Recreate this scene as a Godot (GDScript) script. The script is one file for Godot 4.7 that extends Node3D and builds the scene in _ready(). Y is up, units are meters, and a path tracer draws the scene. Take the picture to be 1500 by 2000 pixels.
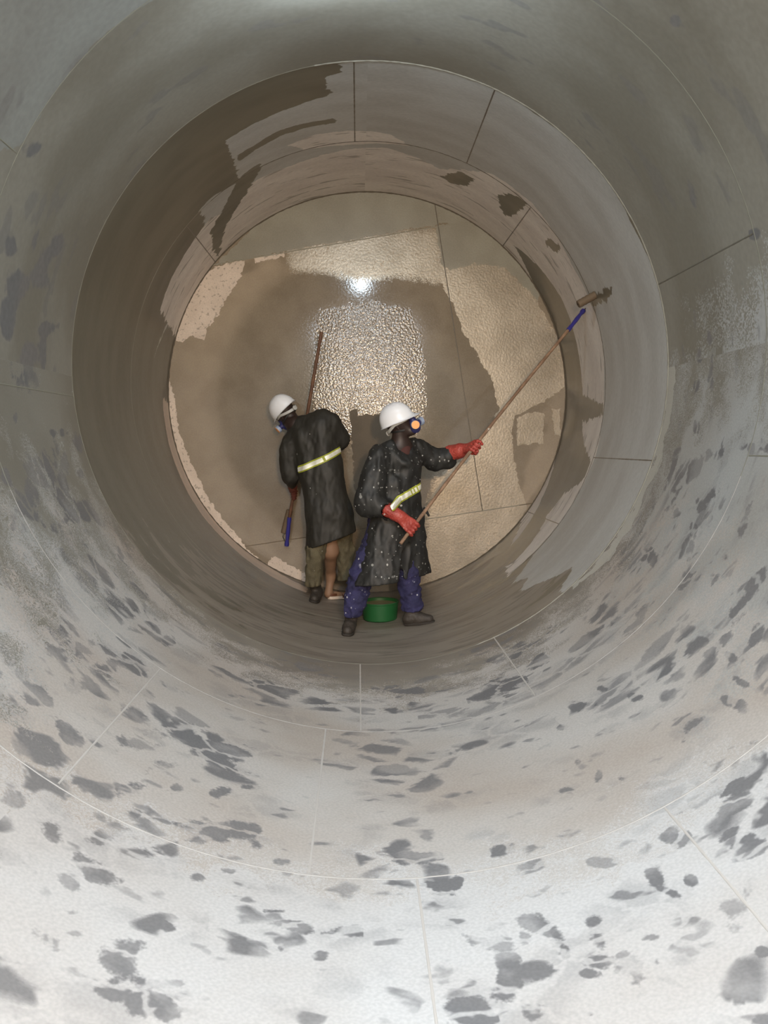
extends Node3D
# Inside of a horizontal steel storage tank under coating: two painters with long-handled rollers at the closed end.
# Tank axis along -z, tank bottom at y = 0, camera at z = 0; "depth" d below means -z.

const R := 1.9
const END_DEPTH := 7.693
const COURSES := [-2.2, -0.1, 1.25, 2.536, 3.902, 5.147, 6.457, 7.693]
const REAR := 2.2

var M := {}
var marks: Array[float] = []
var shell_marks := []
var near_marks := []
var wall_marks := []
var rng := RandomNumberGenerator.new()


func _ready() -> void:
	rng.seed = 7
	camera()
	lighting()
	measured_marks()
	materials()
	shell()
	end_wall()
	rear_wall()
	outside()
	lamps()
	var left_tool := left_roller()
	var right_tool := right_roller()
	left_painter()
	right_painter()
	bucket()


# ------------------------------------------------------------------ camera and light

func camera() -> void:
	var c := Camera3D.new()
	c.name = "camera"
	c.fov = 65.3218
	c.near = 0.05
	c.far = 200.0
	var pitch := -0.08357
	var yaw := 0.03037
	var roll := -0.0174
	var turn := func(v: Vector3) -> Vector3:   # x right, y up, z forward
		var a := Vector3(cos(roll) * v.x - sin(roll) * v.y, sin(roll) * v.x + cos(roll) * v.y, v.z)
		a = Vector3(a.x, cos(pitch) * a.y + sin(pitch) * a.z, -sin(pitch) * a.y + cos(pitch) * a.z)
		a = Vector3(cos(yaw) * a.x + sin(yaw) * a.z, a.y, -sin(yaw) * a.x + cos(yaw) * a.z)
		return Vector3(a.x, a.y, -a.z)
	var right: Vector3 = turn.call(Vector3(1, 0, 0))
	var up: Vector3 = turn.call(Vector3(0, 1, 0))
	var fwd: Vector3 = turn.call(Vector3(0, 0, 1))
	c.transform = Transform3D(Basis(right, up, -fwd), Vector3(-0.1052, 1.4336, 0.0))
	add_child(c)
	c.current = true


func lighting() -> void:
	var e := Environment.new()
	e.background_mode = Environment.BG_SKY
	var s := ProceduralSkyMaterial.new()
	s.sky_top_color = Color(0.62, 0.72, 0.86)
	s.sky_horizon_color = Color(0.86, 0.90, 0.95)
	s.ground_horizon_color = Color(0.6, 0.55, 0.5)
	s.ground_bottom_color = Color(0.4, 0.35, 0.3)
	s.sky_energy_multiplier = 2.0
	s.ground_energy_multiplier = 1.0
	e.sky = Sky.new()
	e.sky.sky_material = s
	e.tonemap_mode = Environment.TONE_MAPPER_LINEAR
	e.tonemap_exposure = 1.0
	e.sdfgi_enabled = true
	e.ssao_enabled = true
	e.ssil_enabled = true
	var w := WorldEnvironment.new()
	w.name = "world_environment"
	w.environment = e
	add_child(w)
	# daylight through the open bay in the crown of the tank, above and behind the camera, where the top plate is not yet fitted
	var a := AreaLight3D.new()
	a.name = "daylight"
	a.area_size = Vector2(1.8, 2.0)
	a.light_color = Color(0.90, 0.95, 1.0)
	a.light_energy = 44.0
	a.area_range = 30.0
	a.shadow_enabled = true
	a.transform = Transform3D(Basis(Vector3.RIGHT, -PI / 2), Vector3(0, 3.63, 1.15))
	add_child(a)
	# and the warmer light from low sky and sunlit ground through the opening in the rear end
	var o := AreaLight3D.new()
	o.name = "daylight_low"
	o.area_size = Vector2(1.8, 1.5)
	o.light_color = Color(1.0, 0.90, 0.76)
	o.light_energy = 10.5
	o.area_range = 30.0
	o.shadow_enabled = true
	o.position = Vector3(0, 2.65, REAR - 0.03)
	add_child(o)


# ------------------------------------------------------------------ marks read off the steel (metres along the girth from the bottom, depth)

func measured_marks() -> void:
	marks.append_array([-0.629, 2.67, 0.125, 0.027, 0.006, -0.068, -0.528, 2.758, 0.045, 0.006, 0.003, -0.062, -0.911, 2.623, 0.03, 0.027, 0.011, -0.035, -0.935, 2.456, 0.136, 0.013, 0.007, -0.074, -0.922, 2.247, 0.089, -0.014, 0.001, -0.038, -0.974, 2.14, 0.025, -0.013, -0.003, -0.025, -0.933, 1.918, 0.037, 0.004, 0.006, -0.042, -0.767, 1.929, 0.062, 0.015, 0.011, -0.057, -0.924, 2.032, 0.023, 0.016, 0.007, -0.018, -0.889, 1.971, 0.02, 0.013, 0.005, -0.014, -0.772, 1.835, 0.079, -0.001, 0.003, -0.036, -0.645, 1.82, 0.061, -0.003, 0.001, -0.033, -0.624, 1.911, 0.048, 0.019, 0.004, -0.016, -0.677, 2.125, 0.039, -0.014, -0.002, -0.021, -0.362, 2.13, 0.028, 0.006, 0.003, -0.027, -0.353, 2.244, 0.059, 0.014, 0.003, -0.029, -0.383, 2.309, 0.053, 0.014, 0.002, -0.016, -0.18, 2.248, 0.042, 0.004, 0, -0.025, -0.246, 2.117, 0.021, 0.003, 0.001, -0.022, -0.84, 3.341, 0.162, 0.019, 0.008, -0.125, -0.66, 3.197, 0.084, -0.008, 0.001, -0.087, -0.701, 2.95, 0.036, 0.026, 0.008, -0.039, -0.833, 2.9, 0.034, 0.03, 0.011, -0.044, -0.981, 2.742, 0.06, 0.025, 0.008, -0.048, -0.944, 2.962, 0.062, 0.068, 0.015, -0.052, -1.046, 3.097, 0.058, 0.02, 0.008, -0.061, -1.135, 2.619, 0.029, 0.036, 0.013, -0.033, -1.513, 3.484, 0.073, 0.129, 0.032, -0.089, -1.384, 3.204, 0.041, 0.086, 0.021, -0.046, -1.353, 3.537, 0.049, 0.11, 0.028, -0.07, -1.258, 3.742, 0.069, 0.034, 0.012, -0.087, -1.495, 2.933, 0.079, 0.035, 0.014, -0.067, -1.293, 2.863, 0.075, -0.011, 0.003, -0.052, -1.25, 2.349, 0.033, 0.043, 0.032, -0.063, -1.247, 4.261, 0.042, -0.021, 0, -0.08, -0.625, 4.34, 0.127, 0.013, 0.002, -0.07, -0.378, 2.603, 0.034, 0.01, 0.003, -0.033, -0.646, 2.401, 0.033, 0.018, 0.007, -0.032, -0.544, 2.482, 0.039, 0.018, 0.004, -0.023, -1.093, 2.299, 0.045, -0.001, 0.004, -0.044])
	marks.append_array([0.039, 2.669, 0.057, -0.006, -0.003, -0.045, 0.133, 2.665, 0.032, -0.006, -0.003, -0.027, 0.099, 2.477, 0.047, -0.023, -0.005, -0.026, 0.175, 2.484, 0.025, 0.01, 0.002, -0.023, 0.373, 2.642, 0.039, 0.009, 0, -0.04, 0.67, 2.901, 0.022, -0.018, -0.006, -0.022, 0.763, 3.05, 0.022, -0.023, -0.012, -0.039, 0.804, 2.905, 0.013, -0.013, -0.016, -0.049, 0.861, 2.822, 0.017, -0.018, -0.014, -0.039, 0.655, 2.394, 0.028, -0.019, -0.006, -0.018, 0.452, 2.504, 0.042, 0.007, -0.001, -0.024, 0.76, 2.227, 0.019, -0.014, -0.014, -0.034, 0.764, 2.151, 0.017, -0.03, -0.008, -0.011, 0.843, 2.148, 0.012, -0.01, -0.007, -0.016, 0.877, 2.387, 0.024, -0.002, -0.003, -0.024, 0.898, 2.334, 0.024, 0.005, -0.001, -0.02, 1.002, 2.137, 0.052, -0.001, -0.005, -0.03, 1.023, 2.188, 0.032, -0.005, -0.004, -0.02, 1.018, 2.245, 0.033, -0.001, -0.003, -0.019, 1.074, 2.347, 0.057, 0.003, -0.004, -0.035, 1.141, 2.426, 0.041, 0.006, -0.001, -0.016, 0.88, 1.977, 0.026, -0.02, -0.024, -0.046, 0.955, 2.022, 0.007, -0.015, -0.025, -0.025, 0.386, 2.181, 0.043, -0.048, -0.012, -0.023, 0.253, 2.151, 0.05, -0.02, -0.007, -0.031, 0.34, 2.142, 0.014, -0.021, -0.013, -0.02, 0.277, 2.081, 0.027, -0.007, -0.003, -0.015, 0.53, 2.053, 0.028, 0.002, -0.002, -0.029, 0.541, 2.137, 0.023, 0.001, -0.002, -0.022, 0.664, 1.999, 0.021, -0.013, -0.006, -0.014, 0.494, 1.983, 0.035, -0.015, -0.006, -0.018, 0.576, 1.914, 0.013, -0.04, -0.027, -0.021, 0.64, 1.912, 0.011, -0.006, -0.009, -0.023, 0.463, 1.95, 0.022, -0.009, -0.005, -0.016, 0.259, 1.99, 0.034, -0.009, -0.013, -0.07, 0.361, 1.981, 0.041, -0.013, -0.009, -0.038, 0.124, 1.892, 0.057, -0.008, -0.006, -0.045, 0.305, 1.855, 0.027, -0.007, -0.011, -0.051, 0.428, 2.042, 0.018, -0.007, -0.007, -0.028, 0.802, 1.754, 0.022, 0.002, -0.002, -0.018])
	marks.append_array([0.765, 1.702, 0.029, -0.002, -0.004, -0.02, 0.876, 1.802, 0.014, -0.01, -0.008, -0.014, 0.43, 1.816, 0.014, -0.005, -0.005, -0.016, 0.782, 1.635, 0.019, -0.011, -0.009, -0.017, 1.208, 2.876, 0.058, 0.006, -0.006, -0.058, 1.51, 3.101, 0, -0.058, -0.017, -0.008, 1.337, 3.6, 0.055, -0.013, -0.008, -0.055, 1.628, 3.036, 0.041, 0.015, -0.002, -0.037, 1.358, 2.838, 0.009, -0.089, -0.019, -0.014, 1.445, 2.895, 0.008, -0.064, -0.015, -0.013, 0.631, 4.226, 0.113, 0.028, -0.003, -0.113, 0.901, 4.333, 0.084, -0.013, -0.006, -0.066, 0.784, 4.694, 0.091, -0.024, -0.005, -0.059, 0.104, 4.547, 0.119, 0.003, -0.002, -0.077, 0.322, 4.058, 0.093, -0.005, -0.002, -0.046, 0.548, 3.969, 0.079, 0.009, -0.002, -0.043, 1.126, 3.353, 0.015, -0.028, -0.01, -0.024, 1.057, 3.603, 0.017, -0.031, -0.009, -0.024, 0.901, 3.589, 0.019, -0.027, -0.012, -0.041, 0.802, 3.43, 0.019, -0.023, -0.01, -0.034, 1.131, 2.816, 0.05, -0.016, -0.007, -0.031, 1.265, 2.554, 0.041, -0.01, -0.009, -0.04, 1.734, 3.282, -0.006, -0.052, -0.087, -0.009, -3.54, 4.554, -0.012, 0.091, 0.152, 0.011, -3.381, 4.328, -0.031, 0.154, 0.075, 0.028, -3.472, 4.571, -0.035, 0.168, 0.077, 0.04, -3.02, 4.445, -0.017, 0.162, 0.125, -0.011, -3.23, 4.756, -0.036, 0.122, 0.023, 0.031, -3.074, 4.68, -0.004, 0.037, 0.072, -0.001, -3.203, 4.218, -0.011, 0.07, 0.101, 0.014, -3.553, 4.154, -0.017, 0.049, 0.044, 0.048, -3.637, 4.372, -0.005, 0.047, 0.107, -0.005, -3.678, 4.64, -0.01, 0.092, 0.063, -0.005, -4.017, 4.021, -0.059, 0.05, 0.006, 0.05, -2.391, 3.902, 0.003, 0.076, 0.101, -0.084, -2.375, 4.289, -0.022, 0.169, 0.094, 0.016, -2.363, 4.606, -0.013, 0.13, 0.144, 0.002, -2.197, 4.498, -0.014, 0.159, 0.114, -0.009, -2.545, 5.024, -0.011, 0.094, 0.067, 0.014, -2.382, 4.946, -0.007, 0.084, 0.037, -0.002])
	marks.append_array([-2.309, 4.436, -0.01, 0.107, 0.14, -0.009, -2.131, 4.7, -0.016, 0.122, 0.085, 0.03, -2.249, 4.034, -0.011, 0.102, 0.091, -0.001, -2.113, 4.388, 0.013, 0.121, 0.044, -0.06, -2.21, 3.844, -0.013, 0.093, 0.061, 0.009, -2.037, 4.93, -0.012, 0.118, 0.061, 0.013, -1.805, 4.959, -0.011, 0.102, 0.079, 0.032, -1.762, 4.376, -0.007, 0.081, 0.083, 0.002, -2.987, 5.375, -0.007, 0.08, 0.054, -0.007, -2.623, 4.822, -0.002, 0.133, 0.019, -0.012, -2.694, 4.221, -0.001, 0.032, 0.033, -0.016, 3.11, 4.54, -0.005, -0.039, -0.071, 0.008, 3.016, 4.675, -0.004, -0.035, -0.041, 0, 2.83, 4.697, -0.009, -0.051, -0.045, 0.02, 2.885, 4.501, -0.004, -0.047, -0.073, -0.011, 2.582, 4.603, -0.001, -0.057, -0.049, -0.026, 2.427, 4.34, 0.001, -0.115, -0.029, -0.02, 2.434, 4.201, 0.001, -0.048, -0.028, -0.019, 2.463, 3.901, 0, -0.062, -0.021, -0.012, 2.479, 3.76, 0, -0.067, -0.03, -0.017, 2.262, 4.786, -0.009, -0.075, -0.136, 0.019, 2.307, 4.627, -0.006, -0.054, -0.118, 0.007, 2.196, 4.595, -0.014, -0.093, -0.046, 0.013, 2.313, 4.473, -0.008, -0.058, -0.084, 0.016, 2.116, 4.583, -0.006, -0.047, -0.087, 0.015, 2.195, 4.15, -0.009, -0.044, -0.05, 0.024, 2.138, 4.188, 0.004, -0.047, -0.028, -0.028, 2.065, 4.413, 0.025, -0.079, -0.02, -0.043, 2.056, 4.05, -0.006, -0.043, -0.036, 0.003, 1.988, 4.116, 0.004, -0.034, -0.032, -0.039, 1.875, 4.035, 0.007, -0.104, -0.059, -0.056, 1.74, 3.905, 0.051, -0.029, -0.015, -0.071, 1.776, 4.424, 0.017, -0.099, -0.039, -0.064, 1.779, 3.64, 0.034, -0.02, -0.012, -0.051, 1.908, 3.644, 0.029, -0.021, -0.013, -0.049, 2.201, 3.688, -0.006, -0.04, -0.071, 0.002, 2.07, 3.667, -0.009, -0.061, -0.052, 0.004, 1.833, 3.315, -0.01, -0.052, -0.055, 0.01, 1.507, 4.016, 0.076, -0.02, -0.009, -0.066, 1.373, 3.962, 0.075, -0.023, -0.008, -0.052])
	marks.append_array([3.801, 4.361, -0.009, -0.043, -0.115, 0.047, 4.508, 3.624, -0.014, -0.02, -0.011, 0.019, 3.502, 3.896, -0.009, -0.035, -0.018, 0.009, 1.537, 3.188, 0.061, -0.014, -0.008, -0.042])
	shell_marks.append(["grey", [-3.306, 7.101, -3.652, 7.286, -3.712, 6.95, -3.934, 6.892, -4.244, 6.84, -4.496, 6.773, -4.532, 6.432, -4.671, 6.418, -4.789, 6.464, -4.911, 6.496, -4.929, 6.29, -4.946, 5.842, -4.944, 5.698, -5.186, 5.681, -5.414, 5.653, -5.702, 5.603, -5.746, 5.554, -5.696, 5.425, -5.713, 5.322, -5.797, 5.273, -5.79, 5.169, -5.911, 5.121, -6.226, 5.119, -6.486, 5.139, -6.774, 5.14, -7.171, 5.167, -7.377, 5.153, -7.775, 5.158, -8.046, 5.183, -8.405, 5.133, -8.642, 5.101, -8.929, 5.14, -9.331, 5.117, -9.559, 5.125, -9.975, 5.111, -10.484, 5.057, -10.587, 5.119, -10.632, 5.224, -10.428, 5.427, -10.565, 5.576, -10.668, 5.712, -10.805, 5.817, -10.679, 6.026, -10.795, 6.157, -10.508, 6.436, -10.145, 6.486, -9.655, 7.72, -7.087, 7.72, -5.91, 7.72, -4.218, 7.72]])
	shell_marks.append(["primer", [-3.575, 7.72, -3.652, 7.286, -3.712, 6.95, -3.934, 6.892, -4.244, 6.84, -4.496, 6.773, -4.574, 6.746, -4.688, 6.94, -5.044, 6.67, -5.403, 6.702, -5.828, 6.615, -6.156, 6.587, -6.596, 6.79, -6.994, 6.412, -7.376, 6.374, -7.97, 6.53, -8.245, 6.489, -8.578, 6.449, -8.936, 6.495, -9.227, 6.467, -9.536, 6.414, -9.849, 6.449, -10.145, 6.486, -10.372, 6.488, -10.61, 6.476, -10.785, 6.416, -10.668, 7.042, -10.235, 7.72, -9.067, 7.72, -7.362, 7.72, -6.009, 7.72, -4.471, 7.72]])
	shell_marks.append(["primer", [-5.356, 6.273, -5.601, 6.214, -5.872, 6.236, -6.144, 6.295, -6.313, 6.474, -5.87, 6.524, -5.505, 6.466]])
	shell_marks.append(["bright", [-2.974, 7.487, -2.642, 7.46, -2.383, 7.447, -1.886, 7.398, -1.476, 7.415, -1.203, 7.379, -0.922, 7.32, -0.621, 7.23, -0.619, 7.497, -0.932, 7.649, -1.221, 7.72, -1.48, 7.72, -1.909, 7.712, -2.403, 7.712, -2.654, 7.675, -2.962, 7.704]])
	shell_marks.append(["paint", [4.47, 7.441, 4.11, 7.266, 3.829, 7.174, 3.514, 7.16, 3.259, 7.151, 3.054, 7.149, 2.925, 7.116, 2.816, 6.495, 2.728, 6.475, 2.687, 7.066, 2.493, 6.858, 2.353, 6.503, 2.183, 6.49, 2.028, 6.86, 1.815, 6.967, 1.634, 6.837, 1.268, 6.678, 1.024, 7.076, 1.562, 7.299, 2.428, 7.72, 3.317, 7.688, 4.07, 7.72]])
	shell_marks.append(["paint", [-4.975, 6.034, -5.139, 6.017, -5.328, 5.953, -5.538, 5.969, -5.744, 5.981, -5.745, 6.063, -5.533, 6.05, -5.317, 6.057, -5.126, 6.103, -4.99, 6.15]])
	shell_marks.append(["paint", [-4.423, 7.417, -4.514, 6.978, -4.669, 6.823, -4.942, 6.427, -5.109, 6.38, -5.114, 6.502, -4.921, 6.835, -4.631, 7.198, -4.44, 7.668]])
	shell_marks.append(["paint", [4.617, 6.82, 4.66, 7.011, 4.756, 6.932, 4.806, 6.748, 4.767, 6.554, 4.681, 6.486, 4.581, 6.458]])
	shell_marks.append(["paint", [5.324, 6.961, 5.177, 6.672, 5.034, 6.694, 5.115, 6.938, 5.223, 7.022]])
	shell_marks.append(["paint", [4.279, 6.648, 4.161, 6.515, 4.124, 6.68, 4.254, 6.786]])
	shell_marks.append(["paint", [3.657, 6.532, 3.698, 6.342, 3.657, 6.178, 3.695, 6.083, 3.662, 5.925, 3.617, 5.995, 3.594, 6.193, 3.604, 6.45]])
	near_marks.append(["paint", [3.542, 5.144, 3.282, 5.115, 3.032, 5.048, 2.839, 5.037, 2.605, 5.014, 2.382, 5.012, 2.168, 5.045, 1.961, 4.991, 1.739, 4.987, 1.545, 5.002, 1.388, 5.073, 1.349, 5.219, 1.475, 5.109, 1.961, 5.128, 2.379, 5.143, 2.608, 5.135, 3.013, 5.174, 3.243, 5.18]])
	wall_marks.append(["rolled", [-0.532, 1.637, -0.521, 2.097, -0.492, 2.504, -0.448, 2.718, 0.018, 2.793, 0.405, 2.731, 0.499, 2.491, 0.539, 2.202, 0.549, 1.814, 0.461, 1.523, -0.105, 1.483, -0.398, 1.537]])
	wall_marks.append(["cap", [0.667, 3.486, 1.384, 3.479, 1.675, 3.003, 1.626, 2.765, 1.309, 3.054, 1.017, 3.095, 0.798, 3.036, 0.682, 3.108]])
	wall_marks.append(["cap", [-1.414, 3.144, -1.126, 3.193, -0.751, 3.264, -0.308, 3.335, 0.126, 3.406, 0.416, 3.455, 0.754, 3.499, 1.335, 3.338, 0.901, 3.671, 0.038, 3.864, -0.825, 3.685]])
	wall_marks.append(["bare", [-1.39, 3.139, -1.127, 3.179, -1.189, 3.01, -1.329, 2.823, -1.406, 2.682, -1.506, 2.565, -1.534, 2.446, -1.652, 2.495, -1.751, 2.435, -1.846, 2.45, -1.791, 2.639, -1.662, 2.874, -1.512, 3.061]])
	wall_marks.append(["bare", [-1.054, 3.197, -0.761, 3.255, -0.767, 3.208, -1.031, 3.164]])
	wall_marks.append(["primer", [-0.741, 3.264, -0.26, 3.334, 0.126, 3.397, 0.415, 3.441, 0.657, 3.457, 0.702, 3.203, 0.724, 2.942, 0.554, 2.977, 0.312, 3.018, -0.075, 2.993, -0.363, 3.063, -0.708, 3.085]])
	wall_marks.append(["primer", [0.682, 3.146, 0.798, 3.069, 1.017, 3.129, 1.309, 3.092, 1.577, 2.837, 1.823, 2.426, 1.922, 2.037, 1.863, 1.93, 1.625, 1.797, 1.401, 1.693, 1.376, 1.507, 1.4, 1.26, 1.434, 1.062, 1.523, 0.811, 1.493, 0.762, 1.432, 0.613, 1.297, 0.515, 1.171, 0.392, 0.969, 0.271, 0.767, 0.149, 0.516, 0.079, 0.535, 0.781, 0.629, 1.126, 0.878, 1.27, 1.103, 1.512, 1.253, 1.754, 1.181, 2.048, 1.035, 2.292, 0.914, 2.486, 0.833, 2.726, 0.723, 2.918]])
	wall_marks.append(["primer", [1.426, 1.678, 1.525, 1.721, 1.689, 1.718, 1.674, 1.423, 1.425, 1.418]])
	wall_marks.append(["primer", [1.764, 1.746, 1.833, 1.769, 1.853, 1.499, 1.794, 1.5]])
	wall_marks.append(["bare", [-1.924, 2.285, -1.931, 1.877, -1.905, 1.563, -1.837, 1.304, -1.63, 0.873, -1.5, 0.673, -1.334, 0.496, -1.118, 0.327, -0.827, 0.16, -0.607, 0.029, -0.559, 0.164, -0.74, 0.258, -0.959, 0.383, -1.015, 0.3, -1.198, 0.453, -1.381, 0.7, -1.54, 0.921, -1.716, 1.311, -1.803, 1.576, -1.839, 1.9]])
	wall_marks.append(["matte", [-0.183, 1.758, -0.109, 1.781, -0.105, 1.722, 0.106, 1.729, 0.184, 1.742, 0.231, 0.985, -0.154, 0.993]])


# ------------------------------------------------------------------ materials

func noise_bytes(w: int, h: int, seed_: int, fx: float, fy: float, octaves := 3, kind := FastNoiseLite.TYPE_SIMPLEX_SMOOTH, warp := 0.0) -> PackedByteArray:
	# a noise picture whose features measure 1/fx by 1/fy pixels
	var n := FastNoiseLite.new()
	n.seed = seed_
	n.noise_type = kind
	n.frequency = fx
	n.fractal_type = FastNoiseLite.FRACTAL_FBM if octaves > 1 else FastNoiseLite.FRACTAL_NONE
	n.fractal_octaves = octaves
	if kind == FastNoiseLite.TYPE_CELLULAR:
		n.cellular_return_type = FastNoiseLite.RETURN_DISTANCE2_SUB
		n.cellular_jitter = 1.0
	if warp > 0.0:
		n.domain_warp_enabled = true
		n.domain_warp_amplitude = warp
		n.domain_warp_frequency = fx * 0.7
		n.domain_warp_fractal_octaves = 2
	var hh := maxi(8, int(h * fy / fx))
	var im := n.get_image(w, hh, false, false, true)
	im.convert(Image.FORMAT_L8)
	if hh != h:
		im.resize(w, h, Image.INTERPOLATE_BILINEAR)
	return im.get_data()


func fill_poly(im: Image, pts: PackedVector2Array, value: int, wrap: bool) -> void:
	var lo := pts[0].y
	var hi := pts[0].y
	for p in pts:
		lo = minf(lo, p.y)
		hi = maxf(hi, p.y)
	var w := im.get_width()
	var c := Color8(value, value, value)
	for y in range(maxi(0, int(lo)), mini(im.get_height(), int(hi) + 1)):
		var xs: Array[float] = []
		var yy := y + 0.5
		for i in pts.size():
			var a := pts[i]
			var b := pts[(i + 1) % pts.size()]
			if (a.y <= yy) != (b.y <= yy):
				xs.append(a.x + (yy - a.y) / (b.y - a.y) * (b.x - a.x))
		xs.sort()
		for k in range(0, xs.size() - 1, 2):
			var x0 := roundi(xs[k])
			var n := roundi(xs[k + 1]) - x0
			if n <= 0:
				continue
			if wrap:
				x0 = posmod(x0, w)
				im.fill_rect(Rect2i(x0, y, mini(n, w - x0), 1), c)
				if x0 + n > w:
					im.fill_rect(Rect2i(0, y, x0 + n - w, 1), c)
			else:
				im.fill_rect(Rect2i(x0, y, n, 1).intersection(Rect2i(0, 0, w, im.get_height())), c)


func textured(w: int, h: int, cls: PackedByteArray, palette: Array, warp_px: float, wa: PackedByteArray, wb: PackedByteArray, tone: PackedByteArray, fine: PackedByteArray, dark: PackedByteArray) -> StandardMaterial3D:
	# palette: one [first colour, second colour, roughness] a class, last the bare dark marks; wa, wb push the borders about, tone mixes the two colours, fine is grain
	var n := palette.size()
	var pr := PackedFloat32Array()
	var pm := PackedByteArray()
	var me := PackedByteArray()
	var shiny := false
	for p in palette:
		pm.append(int(p[3] * 255.0) if p.size() > 3 else 0)
		shiny = shiny or p.size() > 3
		pr.append_array([p[0].r8, p[0].g8, p[0].b8, p[1].r8 - p[0].r8, p[1].g8 - p[0].g8, p[1].b8 - p[0].b8, p[2] * 255.0])
	var al := PackedByteArray()
	var ro := PackedByteArray()
	al.resize(w * h * 3)
	ro.resize(w * h)
	if shiny:
		me.resize(w * h)
	var has_dark := dark.size() > 0
	var db := (n - 1) * 7
	var i := 0
	var amp := warp_px / 128.0
	for y in h:
		for x in w:
			var sx := clampi(x + int((wa[i] - 128) * amp), 0, w - 1)
			var sy := clampi(y + int((wb[i] - 128) * amp), 0, h - 1)
			var b := cls[sy * w + sx] * 7
			if shiny:
				me[i] = pm[b / 7]
			var t := clampf((tone[i] - 70) / 116.0, 0.0, 1.0)
			var g := 1.0 + (fine[i] - 128) * 0.0004
			var r := pr[b] + pr[b + 3] * t
			var gr := pr[b + 1] + pr[b + 4] * t
			var bl := pr[b + 2] + pr[b + 5] * t
			var rr := pr[b + 6] + (fine[i] - 128) * 0.12
			if has_dark and dark[i] > 0:
				var k := dark[i] / 255.0
				r += (pr[db] + pr[db + 3] * t - r) * k
				gr += (pr[db + 1] + pr[db + 4] * t - gr) * k
				bl += (pr[db + 2] + pr[db + 5] * t - bl) * k
				rr += (pr[db + 6] - rr) * k
			var j := i * 3
			al[j] = clampi(int(r * g), 0, 255)
			al[j + 1] = clampi(int(gr * g), 0, 255)
			al[j + 2] = clampi(int(bl * g), 0, 255)
			ro[i] = clampi(int(rr), 0, 255)
			i += 1
	var m := StandardMaterial3D.new()
	m.albedo_texture = ImageTexture.create_from_image(Image.create_from_data(w, h, false, Image.FORMAT_RGB8, al))
	m.roughness_texture = ImageTexture.create_from_image(Image.create_from_data(w, h, false, Image.FORMAT_L8, ro))
	m.roughness_texture_channel = BaseMaterial3D.TEXTURE_CHANNEL_RED
	m.roughness = 1.0
	if shiny:
		m.metallic = 1.0
		m.metallic_texture = ImageTexture.create_from_image(Image.create_from_data(w, h, false, Image.FORMAT_L8, me))
		m.metallic_texture_channel = BaseMaterial3D.TEXTURE_CHANNEL_RED
	return m


func plain(color: Color, rough: float, metal := 0.0) -> StandardMaterial3D:
	var m := StandardMaterial3D.new()
	m.albedo_color = color
	m.roughness = rough
	m.metallic = metal
	return m


func rolled_relief(w: int, h: int, cls: PackedByteArray, wa: PackedByteArray, wb: PackedByteArray) -> ImageTexture:
	# the stipple that a roller leaves: coarse where the coat is thick (class 5), fine on bare primer, nearly smooth elsewhere
	var bump := Image.create_from_data(w, h, false, Image.FORMAT_L8, noise_bytes(w, h, 31, 0.085, 0.085, 2))
	bump.convert(Image.FORMAT_RGBA8)
	var layers: Array[Image] = []
	for strength in [0.07, 0.3, 0.85]:
		var im: Image = bump.duplicate()
		im.bump_map_to_normal_map(strength)
		im.convert(Image.FORMAT_RGBA8)
		layers.append(im)
	for k in [1, 2]:
		var mask := PackedByteArray()
		mask.resize(w * h * 2)
		for y in h:
			for x in w:
				var i := y * w + x
				var c := cls[clampi(y + (wb[i] - 128) / 8, 0, h - 1) * w + clampi(x + (wa[i] - 128) / 8, 0, w - 1)]
				if c == 5 and k == 2 or (c == 2 or c == 4) and k == 1:
					mask[i * 2 + 1] = 255
		layers[0].blit_rect_mask(layers[k], Image.create_from_data(w, h, false, Image.FORMAT_LA8, mask), Rect2i(0, 0, w, h), Vector2i.ZERO)
	return ImageTexture.create_from_image(layers[0])


func cloth(a: Color, b: Color, rough: float, spots: int, seed_: int) -> StandardMaterial3D:
	# woven cloth in two close tones, with flecks of spilt white paint
	var w := 512
	var base := noise_bytes(w, w, seed_, 0.01, 0.01, 4)
	var fine := noise_bytes(w, w, seed_ + 1, 0.2, 0.2, 2)
	var px := PackedByteArray()
	px.resize(w * w * 3)
	for i in w * w:
		var c := a.lerp(b, clampf((base[i] - 60) / 130.0, 0, 1))
		var g := 1.0 + (fine[i] - 128) * 0.0015
		px[i * 3] = clampi(int(c.r8 * g), 0, 255)
		px[i * 3 + 1] = clampi(int(c.g8 * g), 0, 255)
		px[i * 3 + 2] = clampi(int(c.b8 * g), 0, 255)
	var im := Image.create_from_data(w, w, false, Image.FORMAT_RGB8, px)
	var r := RandomNumberGenerator.new()
	r.seed = seed_
	for k in spots:
		var c := Vector2(r.randf() * w, r.randf() * w)
		var ax := r.randf_range(1.2, 4.2) * (2.0 if r.randf() < 0.12 else 1.0)
		var ay := ax * r.randf_range(0.5, 1.6)
		var tint := Color(0.80, 0.80, 0.78).lerp(a, r.randf_range(0.0, 0.75))
		for y in range(int(c.y - ay), int(c.y + ay) + 1):
			for x in range(int(c.x - ax), int(c.x + ax) + 1):
				if pow((x - c.x) / ax, 2) + pow((y - c.y) / ay, 2) < 1.0:
					im.set_pixel(posmod(x, w), posmod(y, w), tint)
	var m := StandardMaterial3D.new()
	m.albedo_texture = ImageTexture.create_from_image(im)
	m.uv1_triplanar = true
	m.uv1_scale = Vector3(1.25, 1.25, 1.25)
	m.uv1_triplanar_sharpness = 6.0
	m.roughness = rough
	return m


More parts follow.
